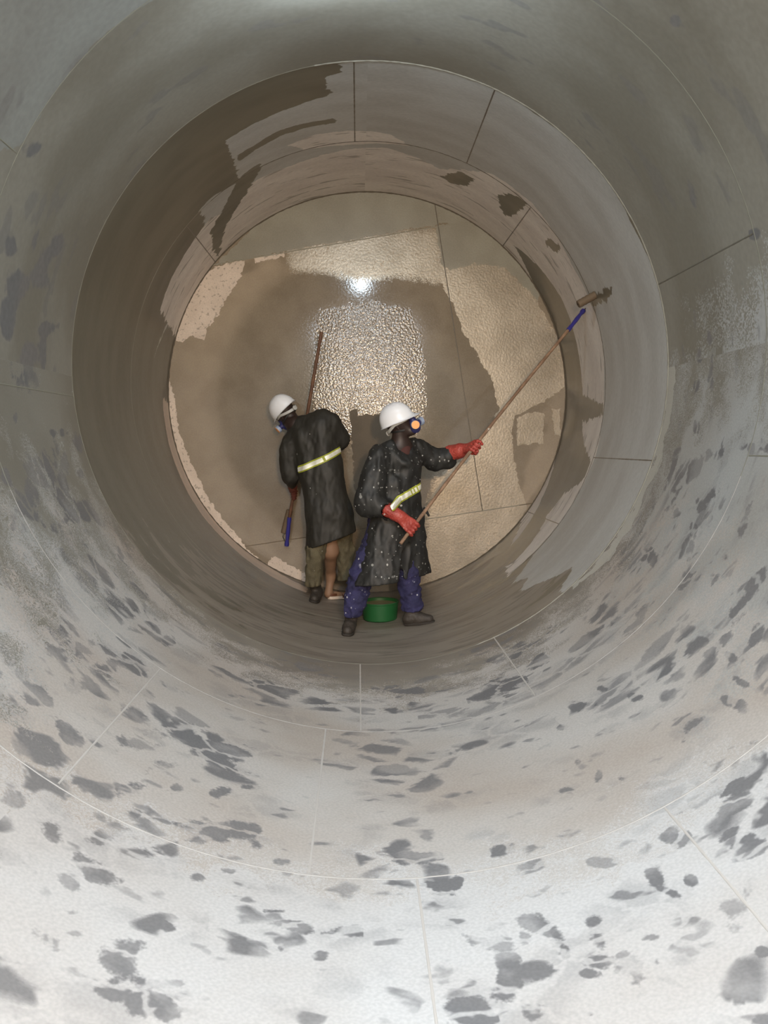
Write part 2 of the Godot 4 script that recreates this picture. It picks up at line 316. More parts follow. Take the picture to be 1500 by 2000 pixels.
func lay_marks(dark: PackedByteArray, w: int, h: int, s0: float, px_s: float, px_d: float, wa: PackedByteArray, tone: PackedByteArray, fine: PackedByteArray, cells: PackedByteArray) -> void:
	# the scuffs that were measured one by one, with ragged edges
	for k in range(0, marks.size(), 6):
		var s := marks[k]
		if s < s0 - 0.5:
			s += TAU * R
		var c := Vector2((s - s0) * px_s, (marks[k + 1] - 1.5) * px_d)
		var a := Vector2(marks[k + 2] * px_s, marks[k + 3] * px_d)
		var b := Vector2(marks[k + 4] * px_s, marks[k + 5] * px_d)
		var det := a.cross(b)
		if absf(det) < 0.01:
			continue
		var ex := (absf(a.x) + absf(b.x)) * 1.5
		var ey := (absf(a.y) + absf(b.y)) * 1.5
		for y in range(maxi(0, int(c.y - ey)), mini(h, int(c.y + ey))):
			for x in range(maxi(0, int(c.x - ex)), mini(w, int(c.x + ex))):
				var p := Vector2(x, y) - c
				var q := y * w + x
				var rho := Vector2(p.cross(b) / det, a.cross(p) / det).length() + (wa[q] - 128) * 0.010 + (tone[q] - 128) * 0.005 + (fine[q] - 128) * 0.0012 + maxf(0.0, 60.0 - cells[q]) * 0.005
				if rho < 1.1:
					dark[q] = maxi(dark[q], int(clampf((1.1 - rho) * 2.8, 0, 1) * 250.0))


func materials() -> void:
	var dust_a := Color8(183, 176, 168)
	var dust_b := Color8(170, 158, 146)
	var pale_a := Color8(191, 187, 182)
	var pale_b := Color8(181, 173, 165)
	var olive_a := Color8(142, 137, 126)
	var olive_b := Color8(128, 122, 110)
	var bare_a := Color8(114, 112, 111)
	var bare_b := Color8(124, 119, 115)
	# --- lower half of the near courses: girth -90..90 degrees, depth 1.5..5.147
	var w := 2048
	var h := 1280
	var wa := noise_bytes(w, h, 11, 0.012, 0.012, 4)
	var wb := noise_bytes(w, h, 12, 0.012, 0.012, 4)
	var tone := noise_bytes(w, h, 13, 0.0016, 0.0022, 5)
	var fine := noise_bytes(w, h, 14, 0.2, 0.2, 2)
	var cells := noise_bytes(w, h, 15, 0.0135, 0.019, 1, FastNoiseLite.TYPE_CELLULAR, 38.0)
	var patch := noise_bytes(w, h, 16, 0.0032, 0.0042, 3)
	var blot := noise_bytes(w, h, 17, 0.011, 0.022, 3, FastNoiseLite.TYPE_SIMPLEX_SMOOTH, 22.0)
	var tall := noise_bytes(w, h, 18, 0.003, 0.014, 4, FastNoiseLite.TYPE_SIMPLEX_SMOOTH, 25.0)
	var cls_image := Image.create(w, h, false, Image.FORMAT_L8)
	var px_s := w / (PI * R)
	var px_d := h / (5.147 - 1.5)
	# class 0 dust, 1 cured olive coat, 2 glossy strip, 3 trodden floor, 4 thin dust, 5 paler tone on the nearest plates, 6 bare marks
	var grime := noise_bytes(w, h, 19, 0.006, 0.009, 6)
	var raw := PackedByteArray()
	raw.resize(w * h)
	var j := 0
	for y in h:
		var d := 1.5 + y / px_d
		for x in w:
			var a := (x / float(w) - 0.5) * 180.0
			var n := (grime[j] - 128) / 128.0 + ((((x * 7919) ^ (y * 104729)) * 2654435 >> 7 & 255) - 128) / 190.0
			var left := minf(-a - 62.0, (d - 2.5) * 28.0) + n * 22.0 + (tall[j] - 128) * 0.07
			var right := a - 93.0 + (d - 3.0) * 5.0 + n * 14.0
			var trod := (d - 4.62) * 40.0 - absf(a) * 0.35 + 6.0 + n * 16.0
			var thin := absf(a) - 52.0 + n * 16.0 + (wb[j] - 128) * 0.05
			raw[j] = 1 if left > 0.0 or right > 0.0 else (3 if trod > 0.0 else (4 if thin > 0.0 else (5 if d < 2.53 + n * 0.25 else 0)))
			j += 1
	cls_image = Image.create_from_data(w, h, false, Image.FORMAT_L8, raw)
	for m in near_marks:
		var pts := PackedVector2Array()
		for k in range(0, m[1].size(), 2):
			pts.append(Vector2((m[1][k] + PI * R / 2) * px_s, (m[1][k + 1] - 1.5) * px_d))
		fill_poly(cls_image, pts, 2, false)
	var dark := PackedByteArray()
	dark.resize(w * h)
	var cls := cls_image.get_data()
	var i := 0
	for y in h:
		var d := y / float(h)
		for x in w:
			var u := absf(x - w * 0.5) / (w * 0.5)
			var v := 0.0
			if cls[i] == 0 or cls[i] >= 3:
				v = clampf((grime[i] - 138) / 60.0, 0, 1) * 0.22
				var here := patch[i] + int(60.0 * exp(-pow((x - 600.0) / 190.0, 2) - pow((y - 420.0) / 170.0, 2)))
				if here > 170 and u + (tone[i] - 128) * 0.002 < 0.6:          # clusters of scuffed cells, a web of dust left between them
					v = clampf((cells[i] - 40) / 40.0, 0, 1) * clampf((here - 170) / 8.0, 0, 1)
				if u + (tone[i] - 128) * 0.002 < 0.75:
					v = maxf(v, clampf((blot[i] - 190) / 26.0, 0, 1) * 0.8)
				if u > 0.52 + (tone[i] - 128) * 0.003 and u < 0.9 + (wa[i] - 128) * 0.002 or d > 0.62 + (tone[i] - 128) * 0.002 and d < 0.9:   # smears dragged round the girth
					v = maxf(v, clampf((tall[i] - 158) / 44.0, 0, 1) * 0.7)
			dark[i] = int(v * 255)
			i += 1
	lay_marks(dark, w, h, -PI * R / 2, px_s, px_d, wa, tone, fine, cells)
	for q in w * h:
		if dark[q] > 0:                # pale sweeps of dust left across the scuffs, and scuffs worn more in one spot than another
			dark[q] = int(dark[q] * clampf(0.75 + (grime[q] - 110) / 120.0, 0.5, 1.0) * (1.0 - 0.8 * clampf((30.0 - cells[q]) / 16.0, 0.0, 1.0)))
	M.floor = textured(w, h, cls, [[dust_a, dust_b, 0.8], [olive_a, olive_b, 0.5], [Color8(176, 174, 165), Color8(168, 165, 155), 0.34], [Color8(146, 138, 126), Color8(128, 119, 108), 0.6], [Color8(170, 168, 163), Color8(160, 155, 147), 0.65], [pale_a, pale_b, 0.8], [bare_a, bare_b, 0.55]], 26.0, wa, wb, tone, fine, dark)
	# --- upper half of the near courses
	w = 1024
	h = 768
	cls_image = Image.create(w, h, false, Image.FORMAT_L8)
	px_d = h / (5.147 - 1.5)
	fill_poly(cls_image, PackedVector2Array([Vector2(0, 0), Vector2(1024, 0), Vector2(1024, 1.45 * px_d), Vector2(930, 1.6 * px_d), Vector2(850, 2.402 * px_d), Vector2(500, 2.402 * px_d), Vector2(330, 1.2 * px_d), Vector2(60, 0.9 * px_d), Vector2(0, 1.6 * px_d)]), 1, false)
	wa = noise_bytes(w, h, 21, 0.012, 0.012, 4)
	wb = noise_bytes(w, h, 22, 0.012, 0.012, 4)
	tone = noise_bytes(w, h, 23, 0.004, 0.006, 5)
	fine = noise_bytes(w, h, 24, 0.12, 0.12, 3)
	blot = noise_bytes(w, h, 25, 0.008, 0.018, 3, FastNoiseLite.TYPE_SIMPLEX_SMOOTH, 20.0)
	dark = PackedByteArray()
	dark.resize(w * h)
	cls = cls_image.get_data()
	for y in h:
		for x in w:
			var q := y * w + x
			var a := 90.0 + x * 180.0 / w
			var d := 1.5 + y / px_d
			var n := (wb[q] - 128) / 128.0 + ((((x * 7919) ^ (y * 104729)) * 2654435 >> 7 & 255) - 128) / 190.0
			if minf(a - 244.0, (2.75 - d) * 40.0) + n * 14.0 > 0.0 or 99.0 - (d - 3.4) * 6.0 - a + n * 12.0 > 0.0:
				cls[q] = 2
			dark[q] = clampi((blot[q] - 196) * 9, 0, 110)
	lay_marks(dark, w, h, PI * R / 2, w / (PI * R), px_d, wa, tone, fine, blot)
	M.roof = textured(w, h, cls, [[olive_a, olive_b, 0.5], [Color8(148, 148, 142), Color8(138, 136, 130), 0.55], [Color8(170, 168, 163), Color8(160, 157, 150), 0.65], [bare_a, bare_b, 0.55]], 10.0, wa, wb, tone, fine, dark)
	# --- far courses, whole girth -180..180 degrees, depth 5.147..7.693
	w = 2048
	h = 1024
	cls_image = Image.create(w, h, false, Image.FORMAT_L8)
	px_s = w / (2 * PI * R)
	px_d = h / (7.693 - 5.147)
	var index := {"paint": 0, "grey": 1, "primer": 2, "bright": 3}
	for m in shell_marks:
		var pts := PackedVector2Array()
		for k in range(0, m[1].size(), 2):
			pts.append(Vector2(m[1][k] * px_s + w * 0.5, (m[1][k + 1] - 5.147) * px_d))
		fill_poly(cls_image, pts, index[m[0]], true)
	wa = noise_bytes(w, h, 41, 0.03, 0.03, 4)
	wb = noise_bytes(w, h, 42, 0.03, 0.03, 4)
	tone = noise_bytes(w, h, 43, 0.006, 0.009, 5)
	fine = noise_bytes(w, h, 44, 0.12, 0.12, 3)
	blot = noise_bytes(w, h, 45, 0.01, 0.03, 4, FastNoiseLite.TYPE_SIMPLEX_SMOOTH, 15.0)
	cls = cls_image.get_data()
	dark = PackedByteArray()
	dark.resize(w * h)
	i = 0
	for y in h:
		for x in w:
			if cls[i] == 0 and absf(x - w * 0.5) + (tone[i] - 128) * 1.2 + (wa[i] - 128) * 0.4 < 270.0 - y * 0.12:
				cls[i] = 4                                         # trodden, smeared floor, its tone lifted to stand in for light
			if cls[i] == 2:
				dark[i] = clampi((blot[i] - 184) * 6, 0, 120)      # scuffs in the primer
			elif cls[i] == 4:
				dark[i] = clampi((blot[i] - 150) * 5, 0, 190)      # smears on the floor
			i += 1
	M.far = textured(w, h, cls, [[Color8(106, 100, 86), Color8(96, 90, 76), 0.38], [Color8(184, 182, 177), Color8(173, 170, 164), 0.5], [Color8(226, 218, 210), Color8(212, 203, 195), 0.5], [Color8(226, 206, 188), Color8(214, 196, 180), 0.65], [Color8(142, 133, 121), Color8(130, 121, 109), 0.5], [Color8(108, 101, 92), Color8(116, 106, 97), 0.5]], 7.0, wa, wb, tone, fine, dark)
	# --- end wall
	w = 1536
	h = 1536
	cls_image = Image.create(w, h, false, Image.FORMAT_L8)
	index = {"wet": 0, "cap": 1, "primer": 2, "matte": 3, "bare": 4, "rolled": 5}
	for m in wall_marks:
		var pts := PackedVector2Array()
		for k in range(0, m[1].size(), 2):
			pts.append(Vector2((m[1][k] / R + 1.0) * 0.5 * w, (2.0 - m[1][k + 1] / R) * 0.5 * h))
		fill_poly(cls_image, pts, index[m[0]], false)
	wa = noise_bytes(w, h, 51, 0.03, 0.03, 5)
	wb = noise_bytes(w, h, 52, 0.03, 0.03, 5)
	tone = noise_bytes(w, h, 53, 0.006, 0.006, 5)
	fine = noise_bytes(w, h, 54, 0.14, 0.14, 3)
	blot = noise_bytes(w, h, 55, 0.05, 0.05, 4)
	raw = cls_image.get_data()
	cls = raw.duplicate()
	for y in range(24, h - 24):                # wet coat scattered into the older one, imitating a sheen's soft edge; others stay sharp
		for x in range(24, w - 24):
			var q := y * w + x
			var hash := ((x * 7919) ^ (y * 104729)) * 2654435 >> 7
			var other := raw[q + ((hash & 31) - 16) + (((hash >> 5) & 31) - 16) * w]
			if raw[q] == 0 and other == 2 or raw[q] == 2 and other == 0:
				cls[q] = other if x < 1050 else raw[q]
	dark = PackedByteArray()
	dark.resize(w * h)
	for q in w * h:
		if cls[q] == 2 or cls[q] == 4:
			dark[q] = clampi((blot[q] - 178) * 8, 0, 150)
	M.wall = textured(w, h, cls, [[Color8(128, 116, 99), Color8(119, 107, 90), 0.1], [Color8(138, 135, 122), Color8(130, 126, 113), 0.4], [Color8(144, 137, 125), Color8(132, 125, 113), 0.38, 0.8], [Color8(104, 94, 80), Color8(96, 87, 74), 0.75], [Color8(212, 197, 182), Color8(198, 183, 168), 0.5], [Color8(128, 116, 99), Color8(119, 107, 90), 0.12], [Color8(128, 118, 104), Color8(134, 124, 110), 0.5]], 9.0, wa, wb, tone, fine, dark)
	M.wall.normal_enabled = true
	M.wall.normal_texture = rolled_relief(w, h, cls, wa, wb)
	# --- the rest
	M.steel_dark = plain(Color8(108, 103, 92), 0.5)
	M.steel_pale = plain(Color8(186, 178, 169), 0.75)
	M.weld_gloss = plain(Color8(150, 146, 134), 0.25)
	M.weld_dark = plain(Color8(96, 88, 76), 0.3)
	M.weld_olive = plain(Color8(138, 135, 121), 0.45)
	M.outer = plain(Color8(120, 110, 100), 0.8)
	M.soil = plain(Color8(168, 132, 104), 0.95)
	M.coat_left = cloth(Color8(46, 44, 38), Color8(38, 36, 31), 0.62, 14, 101)
	M.coat_right = cloth(Color8(40, 40, 38), Color8(31, 31, 30), 0.6, 150, 102)
	M.olive_cloth = cloth(Color8(98, 90, 68), Color8(84, 77, 58), 0.85, 10, 103)
	M.blue_cloth = cloth(Color8(46, 44, 82), Color8(37, 36, 68), 0.85, 110, 104)
	M.red_glove = cloth(Color8(168, 70, 60), Color8(150, 58, 50), 0.5, 16, 105)
	M.dirty_glove = cloth(Color8(112, 58, 46), Color8(92, 50, 42), 0.55, 10, 106)
	M.skin = plain(Color8(48, 35, 30), 0.5)
	M.skin_leg = plain(Color8(142, 110, 86), 0.6)
	M.shirt = plain(Color8(72, 40, 35), 0.85)
	M.helmet = plain(Color8(232, 234, 238), 0.3)
	M.harness = plain(Color8(176, 176, 172), 0.5)
	M.black = plain(Color8(30, 29, 28), 0.6)
	M.mask_blue = plain(Color8(48, 50, 104), 0.5)
	M.mask_pale = plain(Color8(150, 165, 190), 0.45)
	M.filter = plain(Color8(240, 172, 110), 0.7)
	M.tape = plain(Color8(252, 252, 236), 0.55, 0.4)
	M.tape_edge = plain(Color8(158, 164, 52), 0.5)
	M.boot = cloth(Color8(64, 57, 50), Color8(50, 45, 40), 0.65, 12, 107)
	M.sole = plain(Color8(52, 47, 42), 0.8)
	M.sandal_sole = plain(Color8(214, 196, 178), 0.7)
	M.strap = plain(Color8(98, 60, 40), 0.6)
	M.foot = plain(Color8(196, 150, 122), 0.6)
	M.wood = cloth(Color8(150, 122, 98), Color8(118, 92, 72), 0.7, 40, 108)
	M.wood_red = cloth(Color8(112, 78, 56), Color8(90, 62, 46), 0.55, 4, 109)
	M.blue_plastic = plain(Color8(50, 47, 126), 0.4)
	M.roller = plain(Color8(104, 88, 70), 0.7)
	M.wire = plain(Color8(120, 118, 112), 0.35, 0.8)
	M.green_plastic = plain(Color8(30, 90, 46), 0.5)
	M.paint_pool = plain(Color8(146, 132, 110), 0.15)
	M.lamp_body = plain(Color8(70, 70, 72), 0.5)


# ------------------------------------------------------------------ building helpers

func build(called: String, mesh: Mesh, mat: Material, parent: Node3D = self) -> MeshInstance3D:
	var o := MeshInstance3D.new()
	o.name = called
	o.mesh = mesh
	if mat:
		o.material_override = mat
	parent.add_child(o, true)
	return o


func thing(called: String, label: String, category: String, at := Vector3.ZERO) -> Node3D:
	var o := Node3D.new()
	o.name = called
	o.position = at
	o.set_meta("label", label)
	o.set_meta("category", category)
	add_child(o, true)
	return o


func structure(called: String, label: String, category: String) -> Node3D:
	var o := thing(called, label, category)
	o.set_meta("kind", "structure")
	return o


class Geo:
	# collects triangles with their own normals and texture coordinates
	var v := PackedVector3Array()
	var n := PackedVector3Array()
	var uv := PackedVector2Array()
	var idx := PackedInt32Array()

	func put(p: Vector3, nn: Vector3, t := Vector2.ZERO) -> int:
		v.append(p)
		n.append(nn)
		uv.append(t)
		return v.size() - 1

	func tri(a: int, b: int, c: int) -> void:
		# front faces run clockwise seen from the side the normals point to
		if (v[b] - v[a]).cross(v[c] - v[a]).dot(n[a] + n[b] + n[c]) > 0.0:
			idx.append_array([a, c, b])
		else:
			idx.append_array([a, b, c])

	func quad(a: int, b: int, c: int, d: int) -> void:
		tri(a, b, c)
		tri(a, c, d)

	func flat(pts: Array) -> void:
		# a flat convex face given counter-clockwise from outside
		var nn: Vector3 = (pts[1] - pts[0]).cross(pts[2] - pts[0]).normalized()
		var first := v.size()
		for p in pts:
			put(p, nn)
		for k in range(1, pts.size() - 1):
			tri(first, first + k, first + k + 1)

	func grid(rows: Array, closed: bool, out_from = null) -> void:
		# a smooth sheet through rows of points; closed joins each row's end to its start; normals point away from out_from (a point a row) when given
		var r := rows.size()
		var c: int = rows[0].size()
		var first := v.size()
		for j in r:
			for k in c:
				var p: Vector3 = rows[j][k]
				var kr: Vector3 = rows[j][(k + 1) % c if closed else mini(k + 1, c - 1)]
				var kl: Vector3 = rows[j][(k - 1 + c) % c if closed else maxi(k - 1, 0)]
				var ju: Vector3 = rows[mini(j + 1, r - 1)][k]
				var jd: Vector3 = rows[maxi(j - 1, 0)][k]
				var nn := (kr - kl).cross(ju - jd)
				if nn.length() < 1e-12:
					nn = p - out_from[j] if out_from else Vector3.UP
				nn = nn.normalized()
				if out_from and nn.dot(p - out_from[j]) < 0.0:
					nn = -nn
				put(p, nn, Vector2(k / float(c), j / float(r)))
		for j in r - 1:
			for k in (c if closed else c - 1):
				var a := first + j * c + k
				var b := first + j * c + (k + 1) % c
				quad(a, b, b + c, a + c)

	func tube(path: Array, radii: Array, sides := 12, caps := true) -> void:
		var rows := []
		var side := Vector3.ZERO
		for j in path.size():
			var along: Vector3 = (path[mini(j + 1, path.size() - 1)] - path[maxi(j - 1, 0)]).normalized()
			if side == Vector3.ZERO:
				side = along.cross(Vector3.UP if absf(along.y) < 0.9 else Vector3.RIGHT).normalized()
			side = (side - along * side.dot(along)).normalized()
			var other := along.cross(side)
			var row := []
			for k in sides:
				var a := TAU * k / sides
				row.append(path[j] + (side * cos(a) + other * sin(a)) * radii[j])
			rows.append(row)
		grid(rows, true, path)
		if caps:
			for e in [0, path.size() - 1]:
				var q: Array = rows[e]
				var dir: Vector3 = (path[e] - path[1 if e == 0 else e - 1]).normalized()
				var mid := put(path[e], dir)
				var ring := []
				for p in q:
					ring.append(put(p, dir))
				for k in sides:
					tri(mid, ring[k], ring[(k + 1) % sides])

	func lathe(profile: Array, x: Transform3D, sides := 40) -> void:
		# profile of (radius, height), turned about the transform's y axis
		var rows := []
		var mids := []
		for p in profile:
			var row := []
			for k in sides:
				var a := TAU * k / sides
				row.append(x * Vector3(cos(a) * p.x, p.y, sin(a) * p.x))
			rows.append(row)
		var first := v.size()
		grid(rows, true)
		# point the normals to the left of the profile's run
		var s0 := idx.size()
		var a0: Vector2 = profile[0]
		var a1: Vector2 = profile[1]
		var want := (x.basis * Vector3((a1 - a0).y, -(a1 - a0).x, 0))
		if n[first].dot(want) < 0.0 and n[first + sides].dot(want) <= 0.0:
			for k in range(first, v.size()):
				n[k] = -n[k]
			for k in range(0, idx.size(), 3):
				if idx[k] >= first:
					var t := idx[k + 1]
					idx[k + 1] = idx[k + 2]
					idx[k + 2] = t

	func box(size: Vector3, x: Transform3D, bevel := 0.004) -> void:
		var h := size * 0.5
		var b := minf(bevel, minf(h.x, minf(h.y, h.z)) * 0.9)
		for ax in 3:
			for s in [-1.0, 1.0]:
				var u := (ax + 1) % 3
				var w := (ax + 2) % 3
				var pts := []
				for q in [[-1, -1], [1, -1], [1, 1], [-1, 1]]:
					var p := Vector3.ZERO
					p[ax] = s * h[ax]
					p[u] = q[0] * (h[u] - b)
					p[w] = q[1] * (h[w] - b)
					pts.append(x * p)
				if s < 0:
					pts.reverse()
				flat(pts)
				for t in [-1.0, 1.0]:     # chamfer to the next axis
					var a := Vector3.ZERO
					a[ax] = s * h[ax]
					a[u] = t * (h[u] - b)
					var c := Vector3.ZERO
					c[ax] = s * (h[ax] - b)
					c[u] = t * h[u]
					var e := [a, a, c, c]
					e[0][w] = -(h[w] - b)
					e[1][w] = h[w] - b
					e[2][w] = h[w] - b
					e[3][w] = -(h[w] - b)
					for k in 4:
						e[k] = x * e[k]
					if s * t < 0:
						e.reverse()
					flat(e)

	func ellipsoid(c: Vector3, ax: Basis, rows_n := 10, sides := 16) -> void:
		var first := v.size()
		for j in rows_n + 1:
			var e := PI * j / rows_n - PI / 2
			for k in sides:
				var a := TAU * k / sides
				var u := Vector3(cos(e) * cos(a), sin(e), cos(e) * sin(a))
				put(c + ax * u, (ax.inverse().transposed() * u).normalized())
		for j in rows_n:
			for k in sides:
				var a := first + j * sides + k
				var b := first + j * sides + (k + 1) % sides
				quad(a, b, b + sides, a + sides)

	func turn_over(first: int) -> void:
		# the sheet from vertex first on faces the other way
		for k in range(first, n.size()):
			n[k] = -n[k]
		for k in range(0, idx.size(), 3):
			if idx[k] >= first:
				var t := idx[k + 1]
				idx[k + 1] = idx[k + 2]
				idx[k + 2] = t

	func mesh() -> ArrayMesh:
		var arr := []
		arr.resize(Mesh.ARRAY_MAX)
		arr[Mesh.ARRAY_VERTEX] = v
		arr[Mesh.ARRAY_NORMAL] = n
		arr[Mesh.ARRAY_TEX_UV] = uv
		arr[Mesh.ARRAY_INDEX] = idx
		var m := ArrayMesh.new()
		m.add_surface_from_arrays(Mesh.PRIMITIVE_TRIANGLES, arr)
		return m


class Vol:
	# a distance field on a grid: tapered capsules joined by a smooth minimum, meshed as surface nets
	var lo: Vector3
	var c: float
	var nx: int
	var ny: int
	var nz: int
	var f := PackedFloat32Array()

	func _init(a: Vector3, b: Vector3, cell: float) -> void:
		lo = a
		c = cell
		nx = int((b.x - a.x) / cell) + 2
		ny = int((b.y - a.y) / cell) + 2
		nz = int((b.z - a.z) / cell) + 2
		f.resize(nx * ny * nz)
		f.fill(1.0)

	func bone(a: Vector3, b: Vector3, ra: float, rb: float, k := 0.03, axis := Vector3.ZERO, squash := 1.0, cut := false) -> void:
		# squash > 1 makes the bone thinner along axis; cut takes it away instead
		var m := maxf(ra, rb) + k + 2.0 * c
		var p0 := ((a.min(b) - Vector3(m, m, m) - lo) / c).floor().max(Vector3.ZERO)
		var p1 := ((a.max(b) + Vector3(m, m, m) - lo) / c).ceil().min(Vector3(nx - 1, ny - 1, nz - 1))
		var ab := b - a
		var l2 := maxf(ab.length_squared(), 1e-9)
		var sq := squash - 1.0
		for z in range(int(p0.z), int(p1.z) + 1):
			for y in range(int(p0.y), int(p1.y) + 1):
				var i := (z * ny + y) * nx + int(p0.x)
				var p := lo + Vector3(p0.x, y, z) * c - a
				for x in range(int(p0.x), int(p1.x) + 1):
					var q := p
					if sq != 0.0:
						var t0 := clampf(q.dot(ab) / l2, 0.0, 1.0)
						q += axis * ((q - ab * t0).dot(axis) * sq)
					var t := clampf(q.dot(ab) / l2, 0.0, 1.0)
					var d := (q - ab * t).length() - lerpf(ra, rb, t)
					var o := f[i]
					if cut:
						d = -d
						var hc := maxf(k - absf(o - d), 0.0) / k
						f[i] = maxf(o, d) + hc * hc * k * 0.25
					else:
						var h := maxf(k - absf(o - d), 0.0) / k
						f[i] = minf(o, d) - h * h * k * 0.25
					i += 1
					p.x += c

	func plane(point: Vector3, normal: Vector3) -> void:
		# takes away what lies on the side the normal points to
		var i := 0
		for z in nz:
			for y in ny:
				for x in nx:
					var d := (lo + Vector3(x, y, z) * c - point).dot(normal)
					if d > f[i]:
						f[i] = d
					i += 1

	func wrinkle(seed_: int, scale: Vector3, amp: float, ridged := false) -> void:
		var n := FastNoiseLite.new()
		n.seed = seed_
		n.frequency = 1.0
		n.fractal_octaves = 3
		if ridged:
			n.fractal_type = FastNoiseLite.FRACTAL_RIDGED
		var i := 0
		for z in nz:
			for y in ny:
				for x in nx:
					if absf(f[i]) < 0.05:
						f[i] += amp * n.get_noise_3dv((lo + Vector3(x, y, z) * c) * scale)
					i += 1

	func near(p: Vector3) -> float:
		var q := ((p - lo) / c).clamp(Vector3.ZERO, Vector3(nx - 1.001, ny - 1.001, nz - 1.001))
		var x := int(q.x)
		var y := int(q.y)
		var z := int(q.z)
		var u := q.x - x
		var w := q.y - y
		var t := q.z - z
		var i := (z * ny + y) * nx + x
		var s := nx * ny
		var a := lerpf(lerpf(f[i], f[i + 1], u), lerpf(f[i + nx], f[i + nx + 1], u), w)
		var b := lerpf(lerpf(f[i + s], f[i + s + 1], u), lerpf(f[i + s + nx], f[i + s + nx + 1], u), w)
		return lerpf(a, b, t)

	func hit(from: Vector3, to: Vector3) -> Vector3:
		# the surface met first on the way from outside to inside
		var steps := int((to - from).length() / (c * 0.5)) + 1
		var last := from
		for k in steps + 1:
			var p := from.lerp(to, k / float(steps))
			if near(p) < 0.0:
				var a := last
				var b := p
				for r in 6:
					var m := (a + b) * 0.5
					if near(m) < 0.0:
						b = m
					else:
						a = m
				return b
			last = p
		return to

	func mesh_into(g: Geo) -> void:
		var at := PackedInt32Array()
		at.resize(nx * ny * nz)
		at.fill(-1)
		var s := nx * ny
		var corner := [0, 1, nx, nx + 1, s, s + 1, s + nx, s + nx + 1]
		var edges := [[0, 1], [2, 3], [4, 5], [6, 7], [0, 2], [1, 3], [4, 6], [5, 7], [0, 4], [1, 5], [2, 6], [3, 7]]
		var off := []
		for k in 8:
			off.append(Vector3(k & 1, (k >> 1) & 1, k >> 2))
		for z in nz - 1:
			for y in ny - 1:
				var i := (z * ny + y) * nx
				for x in nx - 1:
					var f0 := f[i]
					if f0 < 3.0 * c and f0 > -3.0 * c:
						var neg := 0
						for k in 8:
							if f[i + corner[k]] < 0.0:
								neg += 1
						if neg > 0 and neg < 8:
							var p := Vector3.ZERO
							var cnt := 0
							for e in edges:
								var a := f[i + corner[e[0]]]
								var b := f[i + corner[e[1]]]
								if (a < 0.0) != (b < 0.0):
									p += off[e[0]].lerp(off[e[1]], a / (a - b))
									cnt += 1
							p = lo + (Vector3(x, y, z) + p / cnt) * c
							var h := c * 0.8
							var nn := Vector3(near(p + Vector3(h, 0, 0)) - near(p - Vector3(h, 0, 0)), near(p + Vector3(0, h, 0)) - near(p - Vector3(0, h, 0)), near(p + Vector3(0, 0, h)) - near(p - Vector3(0, 0, h))).normalized()
							at[i] = g.put(p, nn)
					i += 1
		var steps := [1, nx, s]
		for z in range(1, nz - 1):
			for y in range(1, ny - 1):
				for x in range(1, nx - 1):
					var i := (z * ny + y) * nx + x
					if at[i] < 0 and absf(f[i]) > 2.0 * c:
						continue
					for ax in 3:
						if (f[i] < 0.0) != (f[i + steps[ax]] < 0.0):
							var u: int = steps[(ax + 1) % 3]
							var w: int = steps[(ax + 2) % 3]
							var q := [at[i], at[i - u], at[i - u - w], at[i - w]]
							if q[0] >= 0 and q[1] >= 0 and q[2] >= 0 and q[3] >= 0:
								g.quad(q[0], q[1], q[2], q[3])

	func mesh() -> ArrayMesh:
		var g := Geo.new()
		mesh_into(g)
		return g.mesh()


# ------------------------------------------------------------------ the tank

func on_shell(angle: float, depth: float, r := R) -> Vector3:
	return Vector3(r * sin(angle), R - r * cos(angle), -depth)


func shell_uv(angle: float, depth: float, course: int) -> Vector2:
	if course >= 5:
		return Vector2(angle / TAU + 0.5, (depth - 5.147) / (7.693 - 5.147))
	var v := (depth - 1.5) / (5.147 - 1.5)
	if cos(angle) > -1e-6:
		var a := angle - TAU * roundf(angle / TAU)
		return Vector2(a / PI + 0.5, v)
	return Vector2(fposmod(angle, TAU) / PI - 0.5, v)


